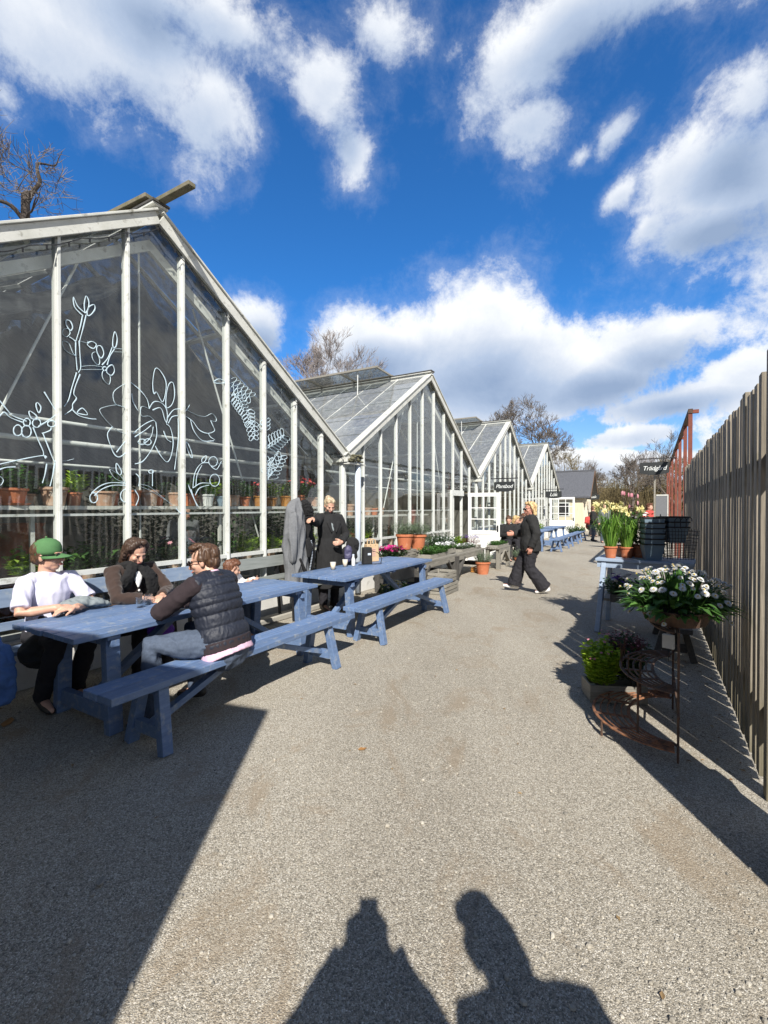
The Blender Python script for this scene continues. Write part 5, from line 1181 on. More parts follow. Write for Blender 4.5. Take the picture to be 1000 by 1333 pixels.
# ---------------------------------------------------------------- things on the tables
def lathe_thing(name, label, cat, loc, parts, group=None, sm=True, rotz=0):
    t = thing(name, label, cat, loc, rotz, group)
    for nm, prof, m_ in parts: m = MB(); m.lathe(prof, 20); m.build(nm, m_, t, smooth=sm)
    return t
CUP = lambda c: [('cup_body', [(.026, 0), (.0385, .096), (.0365, .096), (.025, .004)], M['cup']), ('cup_rim', [(.0385, .094), (.041, .097), (.041, .100), (.038, .101)], M['candle']), ('coffee', [(.002, .083), (.0345, .083), (.0345, .085), (.002, .085)], M['soil'])]
lathe_thing('paper_cup', 'paper coffee cup nearer the table edge, left of the pair', 'cup', W(-.86, -.42, .737), CUP(0), 'pair of paper coffee cups')
lathe_thing('paper_cup', 'paper coffee cup farther back, next to the black bags', 'cup', W(-.52, -.38, .737), CUP(0), 'pair of paper coffee cups')
lathe_thing('paper_cup', 'paper cup lying low under the second table', 'cup', W(-.2, -.55, .10), CUP(0))
TUM = [('tumbler_wall', [(.030, 0), (.036, .085), (.033, .085), (.028, .008), (.004, .008)], M['clearglass'])]
lathe_thing('glass_tumbler', 'clear tumbler nearer the camera on the near table', 'glass', W(-3.58, -.42, .737), TUM, 'two clear tumblers')
lathe_thing('glass_tumbler', 'clear tumbler a little farther along the near table', 'glass', W(-3.47, -.36, .737), TUM, 'two clear tumblers')
t = thing('orange_peel', 'orange peel lying on the near table beyond the tumblers', 'peel', W(-3.22, -.22, .738)); m = MB(); m.ell((0, 0, .018), (.035, .025, .018)); m.ell((.05, .02, .012), (.022, .026, .012)); m.build('peel', M['orange'], t, smooth=True)
t = thing('paper_napkin', 'crumpled pale paper on the near table by the man in the vest', 'paper', W(-3.02, -.46, .738)); m = MB()
for i in range(9): m.ell((R_.uniform(-.06, .06), R_.uniform(-.04, .04), .014), (.04, .03, .012), Matrix.Rotation(R_.uniform(0, 3), 3, 'Z'), 6, 4)
m.build('napkin', M['paper'], t)
# kraft bag
t = thing('paper_bag', 'brown paper carrier bag standing on the second table', 'bag', W(.22, -.36, .737), ROT-.45)
m = MB(); m.box((0, 0, .135), (.22, .11, .27), None, tw=(.97, .80)); m.build('bag_body', M['paper'], t, bevel=.006)
for y in (-.045, .045): m = MB(); m.tube([(-.045, y, .255), (-.045, y, .335), (.0, y*.9, .35), (.045, y, .335), (.045, y, .255)], (.010), 6); m.build('bag_handle', M['paper'], t)
m = MB()
for i in range(4): m.box((0, -.0555, .10+.032*i), (.10-.018*(i % 2), .002, .018))
m.build('pink_print', M['pinkprint'], t)
# black camera bag, strap and rucksack
t = thing('camera_bag', 'black box-shaped bag with a loose strap on the second table', 'bag', W(-.10, -.48, .737), ROT-.5)
m = MB(); m.box((0, 0, .125), (.14, .11, .25), None, tw=(.94, .9)); m.build('bag_body', M['blackjacket'], t, bevel=.015)
m = MB(); m.tube([(.05, -.05, .2), (.14, -.08, .17), (.20, -.10, .08), (.17, -.12, .012), (.06, -.12, .010), (-.08, -.10, .010), (-.2, -.12, .012)], [(.014, .004)]*7, 8); m.build('strap', M['black'], t)
m = MB(); m.box((0.01, -.058, .15), (.05, .004, .03)); m.build('metal_badge', M['zinc'], t)
t = thing('rucksack', 'slumped dark rucksack with violet lining on the second table', 'bag', W(-.30, -.30, .737), ROT-.4)
u = MB(); u.ell((0, 0, .14), (.12, .10, .15)); u.ell((.07, .02, .28), (.10, .085, .12)); put('bag_body', remesh(u, .010, 2, .014, 9), M['scarf'], t)
u = MB(); u.ell((-.06, -.07, .17), (.06, .05, .12)); put('violet_lining', remesh(u, .010, 2, .01, 14), ppl('slate_violet_nylon', (.07, .065, .13), .6), t)
t = thing('drink_bottle', 'small white-capped bottle between the cups and the black bag', 'bottle', W(-.40, -.44, .737)); m = MB(); m.lathe([(.025, 0), (.027, .01), (.027, .1), (.014, .13), (.014, .15)], 14); m.build('bottle_body', M['candle'], t, smooth=True); m = MB(); m.lathe([(.016, .15), (.016, .168), (.012, .17)], 12); m.build('bottle_cap', M['zinc'], t)
# clothes at the near table
t = thing('blue_jacket', 'royal blue jacket hanging over the bench end at the left edge', 'jacket', W(-4.62, -.25, .0), ROT)
u = MB(); u.tube([(0, 0, .66), (.02, -.06, .60), (.03, -.12, .46), (.06, -.12, .34), (.10, -.11, .26)], [(.12, .025), (.15, .035), (.14, .03), (.11, .028), (.07, .02)], 14, side=(1, 0, 0), rnd=True); put('jacket_cloth', remesh(u, .009, 2, .022, 9), M['bluecloth'], t)
t = thing('folded_jumper', 'pale blue folded cloth on the bench at the left edge', 'cloth', W(-4.5, .15, .455), ROT)
u = MB(); u.ell((0, 0, .05), (.16, .12, .05)); u.ell((.1, .03, .06), (.08, .09, .045)); put('cloth', remesh(u, .009, 2, .014, 12), ppl('pale_blue_cotton', (.30, .44, .66), .85), t)
t = thing('purple_bag', 'bright purple bag under the near table', 'bag', W(-3.42, -.42, .44), ROT)
u = MB(); u.tube([(-.05, 0, .22), (.0, 0, .10), (.10, 0, .04)], [(.05, .05), (.10, .08), (.05, .05)], 12, rnd=True); put('bag_body', remesh(u, .009, 2, .012, 12), M['purple'], t)
t = thing('shoulder_bag', 'black shoulder bag with a white tag under the near table', 'bag', W(-4.15, -.10, .30), ROT)
u = MB(); u.ell((0, 0, .18), (.17, .10, .13)); u.ell((.16, 0, .22), (.12, .08, .08)); put('bag_body', remesh(u, .010, 2, .014, 10), M['blackjacket'], t); m = MB(); m.prism([(.10, -.12, .20), (.34, -.12, .22), (.30, -.13, .12)], (0, .006, 0)); m.build('paper_tag', M['candle'], t)
# leaves on the gravel
for i, (px, py) in enumerate([(0.5, 0), (1, 0), (2, 0)]):
    t = thing('fallen_leaf', ['dry leaf in the shade at the left edge of the gravel', 'pale scrap of leaf in the big shadow', 'small yellow leaf in the sunlit gravel'][i], 'leaf', [(-2.75, 3.35, .006), (-1.19, 1.92, .006), (-.14, 2.98, .006)][i], R_.uniform(0, 6))
    m = MB(); s = (.07, .035, .03)[i]
    vs = [(-s, 0, 0), (-s*.4, s*.45, .008), (s*.4, s*.4, .004), (s, 0, .012), (s*.4, -s*.45, .006), (-s*.4, -s*.4, .002)]; m.prism(vs, (0, 0, .0015)); m.build('leaf_blade', M['dryleaf'] if i != 1 else M['greywood'], t)
# ---------------------------------------------------------------- slatted fence on the right
r = thing('slatted_fence', 'tall weathered grey slatted wooden fence along the right side of the path', 'fence', W(-2.7, -4.715), ROT)
m = MB(); x = .16; i = 0
while x < 7.85:
    w = R_.uniform(.087, .093); h = 2.33+R_.uniform(-.035, .035); M3 = Matrix.Rotation(R_.uniform(-.035, .035), 3, 'Z') @ Matrix.Rotation(R_.uniform(-.007, .007), 3, 'Y')
    m.box((x+w/2, R_.uniform(-.004, .004), h/2+.02), (w, .036, h-.04), M3); x += .139+R_.uniform(-.006, .006)
m.build('slats', M['fence'], r, bevel=.003)
for z in (.42, 1.86):
    m = MB(); m.beam((0, -.050, z), (7.85, -.050, z), .05, .13, (0, 0, 1)); m.build('fence_rail', M['fence'], r)
for i in range(4):
    m = MB(); x = [0.0, 2.6, 5.2, 7.9][i]; m.lohi((x-.04, -.085 if i else -.055, 0), (x+.04, -.021 if i else .02, 2.44 if i == 0 else 2.2)); m.build('fence_post', M['fence'], r, bevel=.006)
# unseen gate leaf added to cast the right-hand shadow, top sloped for light
a, b = V((1.64, 1.02, 0)), V((1.975, 2.18, 0)); d = (b-a)
r = thing('shadow_gate', 'unseen grey gate leaf added beside the fence corner post for its shadow', 'gate', a, math.atan2(d.y, d.x))
m = MB(); L = d.length; n = int(L/.105)
for k in range(n): hh = 2.38-.46*(k+.5)/n+R_.uniform(-.015, .015); m.box((L*(k+.5)/n, 0, .02+hh/2), (L/n-.006, .026, hh))
m.build('shadow_gate_boards', M['fence'], r, bevel=.003)
for z in (.45, 1.65): m = MB(); m.beam((0, -.03, z), (L, -.03, z), .03, .11); m.build('shadow_gate_rail', M['fence'], r)
# ---------------------------------------------------------------- hut behind the photographer (throws the big shadow)
C0 = V((-.744, -1.0, 0))
r = thing('timber_hut', 'timber hut behind the photographer whose shadow fills the left foreground', 'hut', C0, math.radians(71.6))
m = MB(); m.lohi((-4.5, 0, 0), (0, 6.2, 3.80)); m.build('wall', M['cream'], r)
m = MB(); m.lohi((-4.6, -.0, 3.80), (-.0, 6.3, 3.885)); m.build('roof', M['slate'], r)
m = MB(); m.lohi((-2.6, -.03, .05), (-1.7, -.005, 2.05)); d_ = m.build('door', M['doorwhite'], r); m = MB(); m.box((-1.8, -.05, 1.0), (.03, .04, .12)); m.build('handle', M['black'], d_)
# ---------------------------------------------------------------- pale blue display table
U_ = V((.82, -.57, 0)).normalized(); tb = V((2.75, 6.0, 0)); ang = math.atan2(U_.y, U_.x)
r = thing('display_table', 'pale blue-grey table of daffodils and plastic planters beside the fence', 'table', tb, ang)
TH = .92; TL = 1.08; TD = .62
m = MB()
for k in range(5): m.box((TL/2, TD*(k+.5)/5, TH-.018), (TL+R_.uniform(-.01, .01), TD/5-.006, .036))
m.build('tabletop', M['paleblue'], r, bevel=.004)
m = MB(); m.lohi((.02, .03, TH-.115), (TL-.02, .06, TH-.037)); m.lohi((.02, TD-.06, TH-.115), (TL-.02, TD-.03, TH-.037)); m.build('apron', M['paleblue'], r)
for x, dx in ((.10, -.04), (TL-.10, .04)):
    for y, dy in ((.08, -.24), (TD-.08, .10)):
        m = MB(); m.beam((x+dx, y+dy, 0), (x, y, TH-.037), .10, .055, (1, 0, 0)); m.build('leg', M['paleblue'], r, bevel=.004)
m = MB(); m.lohi((.06, .10, .36), (TL-.06, TD-.06, .39)); m.build('lower_shelf', M['greywood'], r)
def onT(x, y, z=TH+.002): return tb+Matrix.Rotation(ang, 3, 'Z') @ V((x, y, z))
def daffodils(nl, nf, Hh, spread, seed, fl='petaly'):
    def go(t, r, h):
        rng = random.Random(seed); m = MB()
        for k in range(nl):
            a = rng.uniform(0, 2*PI); q = rng.random()**.5*r*.7; b = V((math.cos(a)*q, math.sin(a)*q, h*.86)); o = rng.uniform(.15, 1)*spread; L = Hh*rng.uniform(.6, 1.0); a += rng.uniform(-.4, .4)
            dr = V((math.cos(a), math.sin(a), 0)); droop = rng.uniform(0, .45)
            m.blade([b, b+dr*o*.25+V((0, 0, L*.5)), b+dr*o*.65+V((0, 0, L*(.92-droop*.2))), b+dr*o*1.1+V((0, 0, L*(1-droop)))], rng.uniform(.011, .017))
        m.build('leaves', M['daff'], t)
        m = MB()
        for k in range(nf):
            f = MB(); a = rng.uniform(0, 2*PI); q = rng.random()**.5; b = V((math.cos(a)*q*r*.6, math.sin(a)*q*r*.6, h*.86)); e = b+V((math.cos(a)*q*spread*.55, math.sin(a)*q*spread*.55, Hh*rng.uniform(.95, 1.18)))
            m.tube([b, lerp(b, e, .5)+V((0, 0, .02)), e], .0035, 5)
            nrm = V((rng.uniform(-1, 1), rng.uniform(-1, .2), rng.uniform(-.2, .5))).normalized(); x = nrm.orthogonal().normalized(); y = nrm.cross(x)
            for i in range(6):
                c = PI*i/3; f.leaf(e, x*math.cos(c)+y*math.sin(c)+nrm*.15,   .046, .032, nrm, bend=.1)
            f.tube([e, e+nrm*.022], [.010, .015], 8, cap=False); f.build('flower_head', M[fl], t)
        m.build('flower_stem', M['green'], t)
    return go
PT = 'potted spring bulbs on the pale blue table'
potted(onT(.16, .16), 'bright terracotta pot of cream daffodils at the front corner of the pale blue table', .082, .15, M['terra'], daffodils(150, 24, .50, .31, 91), PT)
potted(onT(.33, .30), 'brownish pot of dark-leaved bulbs, second on the pale blue table', .085, .14, M['terra'], daffodils(110, 10, .46, .26, 92, 'petaly'), PT)
potted(onT(.47, .42), 'brownish pot with tall budding shoots, third on the pale blue table', .09, .15, M['terra'], f_bush('green', .50, .20, 60, .03, .07, 93, 9, 'petalw', 8, .035), PT)
def magnolia(t, r, h):
    rng = random.Random(5); m = MB(); b = MB(); lf = MB()
    for k in range(9):
        a = rng.uniform(0, 2*PI); p = V((0, 0, h*.8)); e = V((math.cos(a)*.16*rng.random(), math.sin(a)*.16*rng.random(), .62+.22*rng.random())); mid = lerp(p, e, .5)+V((rng.uniform(-.03, .03), rng.uniform(-.03, .03), 0))
        m.tube([p, mid, e], [.006, .005, .003], 5); b.ell(e+V((0, 0, .02)), (.012, .012, .032), None, 8, 6)
        sprig(lf, mid, e-mid, .2, 7, .03, .06, rng)
    m.build('twig', M['bark'], t); b.build('bud', M['petalpk'], t, smooth=True); lf.build('foliage', M['bronze'], t)
potted(onT(.36, .55), 'pot of budding magnolia twigs behind the daffodils', .10, .16, M['terra'], magnolia, PT)
potted(onT(.22, .42), 'pot of pale green foliage at the back of the pale blue table', .09, .15, M['terraold'], f_bush('lav', .38, .2, 60, .02, .06, 94, 10), PT)
# nested planters
def planter(loc, rotz, label, group):
    t = thing('plastic_planter', label, 'planter', loc, rotz, group)
    h = .20
    for s in (0,):
        m = MB(); o = []; 
        def ring(w, l, z): return [(-w/2, -l/2, z), (w/2, -l/2, z), (w/2, l/2, z), (-w/2, l/2, z)]
        R0 = ring(.17, .17, 0); R1 = ring(.235, .235, h); R2 = ring(.225, .225, h); R3 = ring(.162, .162, .01)
        m.add(R0+R1+R2+R3, [(3, 2, 1, 0)]+[(i, (i+1) % 4, 4+(i+1) % 4, 4+i) for i in range(4)]+[(4+i, 4+(i+1) % 4, 8+(i+1) % 4, 8+i) for i in range(4)]+[(8+i, 8+(i+1) % 4, 12+(i+1) % 4, 12+i) for i in range(4)]+[(12, 13, 14, 15)])
        m.build('planter_body', M['greypot'], t, bevel=.004)
    m = MB()
    for y in (-.121, .121): m.lohi((-.125, y-.004, h-.012), (.125, y+.004, h+.004))
    for x in (-.121, .121): m.lohi((x-.004, -.117, h-.012), (x+.004, .117, h+.004))
    m.build('planter_rim', M['black'], t)
    return t
o5 = ['bottom', 'second from bottom', 'third from bottom', 'fourth from bottom', 'fifth from bottom', 'topmost']
for i in range(6): planter(onT(.63+R_.uniform(-.004, .004), .20, TH+.004+i*.066), ang+.35+R_.uniform(-.05, .05), o5[i]+' grey plastic planter of the tall stack on the pale blue table', 'tall stack of nested grey planters')
# wire basket with three more planters
r = thing('wire_basket', 'black wire basket leaning on the table against the fence', 'basket', onT(.90, .26), ang+.3)
m = MB()
for i in range(9):
    z = .03+i*.042; w = .14+.006*i; m.tube([(-w, -w*.8, z), (w, -w*.8, z), (w*1.1, w*.8, z), (-w, w*.8, z), (-w, -w*.8, z)], .0035, 5)
for i in range(11):
    x = -.14+.028*i; m.tube([(x, -.112, .02), (x*1.2, -.15, .40)], .003, 5); m.tube([(x, .112, .02), (x*1.2, .15, .40)], .003, 5)
m.build('basket_wire', M['black'], r)
m = MB()
for k in range(3): m.tube([(-.06+.06*k, -.1, .4), (-.06+.06*k, -.1, .50), (-.03+.06*k, -.1, .54), (.0+.06*k, -.1, .52), (.0+.06*k, -.1, .49)], .005, 6)
m.build('basket_hook', M['black'], r)
for i in range(3): planter(onT(.86, .30, TH+.22+i*.062), ang+.5, ['bottom', 'middle', 'top'][i]+' grey planter of the short stack in the wire basket', 'short stack of planters in the wire basket')
# ornamental ironwork between the stacks
r = thing('iron_trellis', 'black ornamental ironwork standing at the back of the pale blue table', 'ironwork', onT(.74, .46), ang)
m = MB()
for k in range(5):
    x = -.08+.04*k; m.tube([(x, 0, 0), (x, 0, .52+.05*math.sin(k*1.7))], .006, 6)
    m.tube([(x+.015*math.cos(a), 0, .30+.1*(k % 3)+.03*math.sin(a)) for a in [2*PI*i/10 for i in range(11)]], .004, 5)
for z in (.03, .25, .48): m.tube([(-.09, 0, z), (.09, 0, z)], .005, 5)
m.build('ironwork', M['black'], r)
# things under the table
t = crate(onT(.45, .22, .392), ang, (.55, .34, .15), 'dark brown crate on the lower shelf of the pale blue table', M['darkrust'], 'crate under the pale blue table')
tray(onT(.30, .02, .392), 'violet and white pansies hanging over the lower shelf of the pale blue table', .3, .22, .10, 'dgreen', [('petalv', .6), ('petalw', .4)], seed=41, hh=.24, fs=.036, fn=34, boxm=M['darkwood'])
# ---------------------------------------------------------------- rusty stepped plant stand
SC0 = V((2.02, 3.22, 0))
r = thing('plant_stand', 'rusty wrought-iron stepped plant stand against the fence', 'plant stand', SC0, ROT+PI)
def arc(a, b, z, n=20, sq=1.0):  # half ellipse bulging towards -y (the path)
    return [(a*math.cos(PI*i/n), -b*math.sin(PI*i/n)**sq, z) for i in range(n+1)]
for z, a0, b0, a1, b1, rods in ((.10, .52, .50, .40, .27, 6), (.44, .47, .32, .34, .12, 6), (.80, .42, .14, .32, .02, 4)):
    m = MB()
    for k in range(rods):
        f = k/(rods-1); q = arc(a0+(a1-a0)*f, b0+(b1-b0)*f, z); m.tube(q, [(.007, .011)]*len(q) if k in (0, rods-1) else .006, 6, side=(0, 0, 1))
    for i in (2, 5, 8, 12, 15, 18):
        p, q = arc(a0, b0, z)[i], arc(a1, b1, z)[i]; m.beam(p, q, .022, .008)
    m.build('shelf_tier', M['rust' if z < .2 else 'darkrust'], r)
for x, y in ((.44, .02), (-.44, .02)):
    m = MB(); m.tube([(x, y, 0), (x, y, .80)], .007, 8); m.build('stand_post', M['darkrust'], r)
m = MB()
for s in (-1, 1):
    for z, b in ((.10, .27), (.44, .12)): m.tube([(s*.44, .02, z), (s*.40, -.0, z)], .008, 6)
    m.tube([(s*.30, -.42, 0), (s*.30, -.42, .10)], .008, 6); m.tube([(s*.36, -.2, .10), (s*.36, -.2, .44)], .008, 6)
    for k in range(5):
        a = .25+.3*k; p = arc(.47, .32, .44)[int(4+2*k)] ; m.tube([(p[0], p[1], .44), (p[0], p[1], .58)], .004, 5)
m.tube([(-.5, .02, .3), (.5, .02, .3)], .008, 6); m.tube([(-.45, .02, .8), (.45, .02, .8)], .009, 6)
m.build('stand_brace', M['darkrust'], r)
for i in range(5):
    m = MB(); q = arc(.50, .48, .10)[6+i*2]; m.tube([(q[0], q[1], .10), (q[0]*1.0, q[1]*1.02, .16), (q[0], q[1], .26-.02*abs(i-2))], .005, 5)
# white daisies
t = thing('daisy_planter', 'wide planter overflowing with white daisies on top of the rusty stand', 'potted plant', V((2.0, 3.16, .812)), ROT)
m = MB(); m.lathe([(.10, 0), (.22, .0), (.26, .09), (.265, .10), (.25, .10), (.22, .07)], 24, M=Matrix.Diagonal((1.25, .85, 1))); m.build('planter_bowl', M['darkrust'], t)
m = MB(); m.lathe([(.05, .06), (.245, .06), (.245, .075), (.05, .085)], 20, M=Matrix.Diagonal((1.25, .85, 1))); m.build('soil', M['soil'], t)
rng = random.Random(9); m = MB(); st = MB(); pe = MB(); ye = MB()
for k in range(560):
    a = rng.uniform(0, 2*PI); q = math.sqrt(rng.random()); p = V((math.cos(a)*q*.27, math.sin(a)*q*.24, .05+(.20-.14*q)*rng.random())); o = V((math.cos(a)*q, math.sin(a)*q, 0))
    d = o*.9+V((rng.uniform(-.4, .4), rng.uniform(-.4, .4), rng.uniform(.35, 1.3)*(1.15-.7*q*q)))
    m.leaf(p+o*.03+d*.02, d, rng.uniform(.07, .13), rng.uniform(.035, .055), bend=.4)
for k in range(150):
    a = rng.uniform(0, 2*PI); q = math.sqrt(rng.random()) if k < 120 else rng.uniform(.9, 1.12); o = V((math.cos(a)*q, math.sin(a)*q, 0)); p = V((o.x*.22, o.y*.18, .10))
    e = V((o.x*.33, o.y*.31, (.35-.13*q*q+rng.uniform(-.03, .03)) if k < 120 else rng.uniform(.02, .20))); st.tube([p, lerp(p, e, .6)+V((0, 0, .03)), e], .003, 4)
    nr = (o*.8+V((rng.uniform(-.3, .3), rng.uniform(-.3, .3), .9))).normalized(); x = nr.orthogonal().normalized(); y = nr.cross(x); R0 = rng.uniform(.015, .030)
    for ring, (n_, L, up) in enumerate(((16, 1.0, .12), (13, .78, .5), (10, .55, 1.0))):
        for i in range(n_):
            c = 2*PI*(i+.5*ring)/n_; pe.leaf(e+nr*.003*ring, x*math.cos(c)+y*math.sin(c)+nr*up, R0*L, R0*.36, nr, bend=.05)
    pe.ell(e+nr*.006, (.006,)*3, None, 6, 4, mi=1)
m.build('foliage', M['green'], t); st.build('flower_stem', M['green'], t); pe.build('petals', [M['petalw'], M['yellow']], t)
# small white label on a wire
t = thing('price_card', 'small white price card on a wire on the rusty stand', 'card', V((2.08, 3.36, .45)), ROT-PI/2-.3); m = MB(); m.tube([(0, 0, 0), (0, 0, .10)], .003, 5); m.build('card_wire', M['black'], t); m = MB(); m.box((0, 0, .15), (.075, .03, .10)); m.build('card_face', M['candle'], t, bevel=.002)
# crate with lime plant
ct = V((1.90, 3.80, 0)); crate(ct, -.12, (.44, .24, .15), 'grey wooden crate on the gravel holding a lime-green plant', M['greywood'], slats=1)
t = thing('lime_plant', 'bright yellow-green leafy plant in the crate on the gravel', 'plant', ct+V((-.11, -.02, .09)), 0); rng = random.Random(31); m = MB(); bushy(m, (0, 0, .02), .155, .40, 150, rng, .034, .048, 11); m.build('foliage', M['lime'], t); m = MB(); flowers(m, (0, 0, .05), .15, .42, 22, rng, .014); m.build('flower_head', M['petalpk'], t)
t = thing('bronze_plant', 'dark bronze plant with tiny pink buds in the right half of the crate', 'plant', ct+V((.11, .03, .08)), 0); m = MB(); bushy(m, (0, 0, .05), .18, .38, 120, rng, .025, .045, 11); m.build('foliage', M['dgreen'], t); m = MB(); bushy(m, (0, 0, .30), .19, .18, 110, rng, .014, .022, 9); m.build('heather_tips', M['bronze'], t); m = MB(); flowers(m, (0, 0, .08), .17, .40, 40, rng, .009); m.build('flower_head', M['petalpk'], t)
# dark bench standing behind the stand, along the fence
t = plank_bench(-.6, 1.1, -4.50, -4.22, 'low dark bench in the shade of the fence behind the rusty stand', H=.40, m_=M['darkwood'], group='bench by the fence')
# ---------------------------------------------------------------- red steel frame
r = thing('steel_pergola', 'tall red-oxide steel frame beyond the end of the fence', 'pergola', W(5.2, -4.80), ROT)
for x in (0, 1.7, 4.1, 6.6, 10., 13.5, 17.):
    for y in (0,):
        m = MB(); m.lohi((x-.035, y-.035, 0), (x+.035, y+.035, 3.46)); m.build('post', M['red'], r)
for y in (0,):
    m = MB(); m.lohi((-.05, y-.04, 3.462), (17.1, y+.04, 3.55)); m.build('top_beam', M['darkrust'], r)
for x in (0, 1.7, 4.1, 6.6, 10., 13.5, 17.):
    m = MB(); m.lohi((x-.04, -.14, 3.463), (x+.04, -.042, 3.53)); m.build('cross_beam', M['red'], r)
hanging_sign(W(11.75, -4.19, 2.86), ROT-PI/2, .84, .42, 'Trädgård', 'black hanging sign on the right, hung from the red steel frame', size=.20, barx=(-.02, .20), rise=.12)
r = thing('notice_board', 'pale framed notice board on a post by the red steel frame', 'notice board', W(11.3, -4.45), ROT-PI/2)
m = MB(); m.lohi((-.27, -.025, 0), (-.22, .025, 2.6)); m.build('post', M['greywood'], r); m = MB(); m.lohi((-.215, -.03, 1.3), (.10, .0, 1.95)); m.build('board', M['greycoat'], r); m = MB(); m.lohi((-.20, -.04, 1.952), (.13, .01, 1.99)); m.lohi((.102, -.04, 1.3), (.13, .01, 1.95)); m.build('board_frame', M['whitewood'], r)

# ---------------------------------------------------------------- leaf litter along the edges
rng = random.Random(8); m = MB()
for k in range(420):
    if k < 200: p = W(rng.uniform(-2.6, 5), -4.66+abs(rng.gauss(0, .22)))
    elif k < 330: p = W(rng.uniform(-4.5, 6), .45-abs(rng.gauss(0, .45)))
    else: p = W(rng.uniform(-4.5, 9), rng.uniform(-4.2, -.8))
    s = rng.uniform(.006, .02); a = rng.uniform(0, 6); c, q = math.cos(a)*s, math.sin(a)*s
    m.add([p+V((c, q, .004)), p+V((-q*.5, c*.5, .008)), p+V((-c, -q, .005)), p+V((q*.5, -c*.5, .010))], [(0, 1, 2, 3)])
m.build('leaf_litter', leafmat('leaf_litter', (.16, .09, .04), (.34, .24, .12), .9, .1), label='scattered dry leaf crumbs along the edges of the gravel', cat='leaf litter', kind='stuff')

rng = random.Random(18); m = MB()
for k in range(3200):
    y = 1.25+4.2*rng.random()**1.5; x = rng.uniform(-.9, .9)*y
    w = V((x-O2.x, y-O2.y)); n = w.dot(DN)
    if n < -4.6 or n > .3: continue
    r = rng.uniform(.0025, .0065) if rng.random() < .96 else rng.uniform(.007, .012)
    m.ell((x, y, r*.35), (r*rng.uniform(.8, 1.3), r*rng.uniform(.8, 1.3), r*.8), Matrix.Rotation(rng.uniform(0, 3), 3, 'Z'), 6, 4)
m.build('loose_gravel', mat('loose_stone', (.42, .39, .335), .85, (.27, .25, .21), 30, isl=(.5, 1.2)), label='loose stones lying on top of the packed gravel', cat='gravel', kind='stuff')
# ---------------------------------------------------------------- slate-roofed hut at the end of the row
r = thing('garden_hut', 'small cream hut with a slate roof at the end of the greenhouse row', 'hut', W(25.6, -.35), ROT)
hw, hd, e, rg = 4.1, 4.6, 2.35, 3.95
m = MB(); m.prism([(0, 0, 0), (hw, 0, 0), (hw, 0, e), (hw/2, 0, rg-.05), (0, 0, e)], (0, hd, 0)); m.build('wall', M['cream'], r)
for s in (-1, 1):
    x0 = hw/2-s*(hw/2+.28); z0 = e-.19
    m = MB(); m.prism([(x0, -.45, z0), (hw/2-s*.003, -.45, rg), (hw/2-s*.003, -.45, rg+.10), (x0-s*.02, -.45, z0+.10)], (0, hd+.9, 0)); m.build('roof', M['slate'], r)
    m = MB(); m.beam((x0, -.46, z0+.0), (hw/2-s*.02, -.46, rg+.0), .02, .16, (0, 0, 1)); m.build('bargeboard', mat('brown_stained_wood%d' % s, (.16, .085, .045), .8), r)
m = MB(); m.lohi((hw/2-.10, -.40, rg+.06), (hw/2+.10, hd+.4, rg+.14)); m.build('ridge_cap', M['slate'], r)
m = MB()
for k in range(16): m.lohi((.06+k*.25, -.02, .02), (.085+k*.25, .0-.002, e-.02+max(0, (1-abs(.07+k*.25-hw/2)/(hw/2))*(rg-e-.2))))
m.build('batten', M['shedwhite'], r)
m = MB(); m.lohi((2.5, -.035, .05), (3.4, -.021, 2.0)); d_ = m.build('door', M['shedwhite'], r); m = MB(); m.box((2.6, -.05, 1.0), (.03, .03, .12)); m.build('handle', M['black'], d_)
m = MB(); m.lohi((-.03, .8, 1.0), (-.002, 2.0, 1.9)); w_ = m.build('window', M['white'], r); m = MB(); m.lohi((-.036, .87, 1.07), (-.031, 1.93, 1.83)); m.build('pane', M['lens'], w_)
hanging_sign(W(27.0, -.75, 2.25), ROT-PI/2, .8, .34, 'Butik', 'black shop sign on the gable of the slate-roofed hut', size=.22)
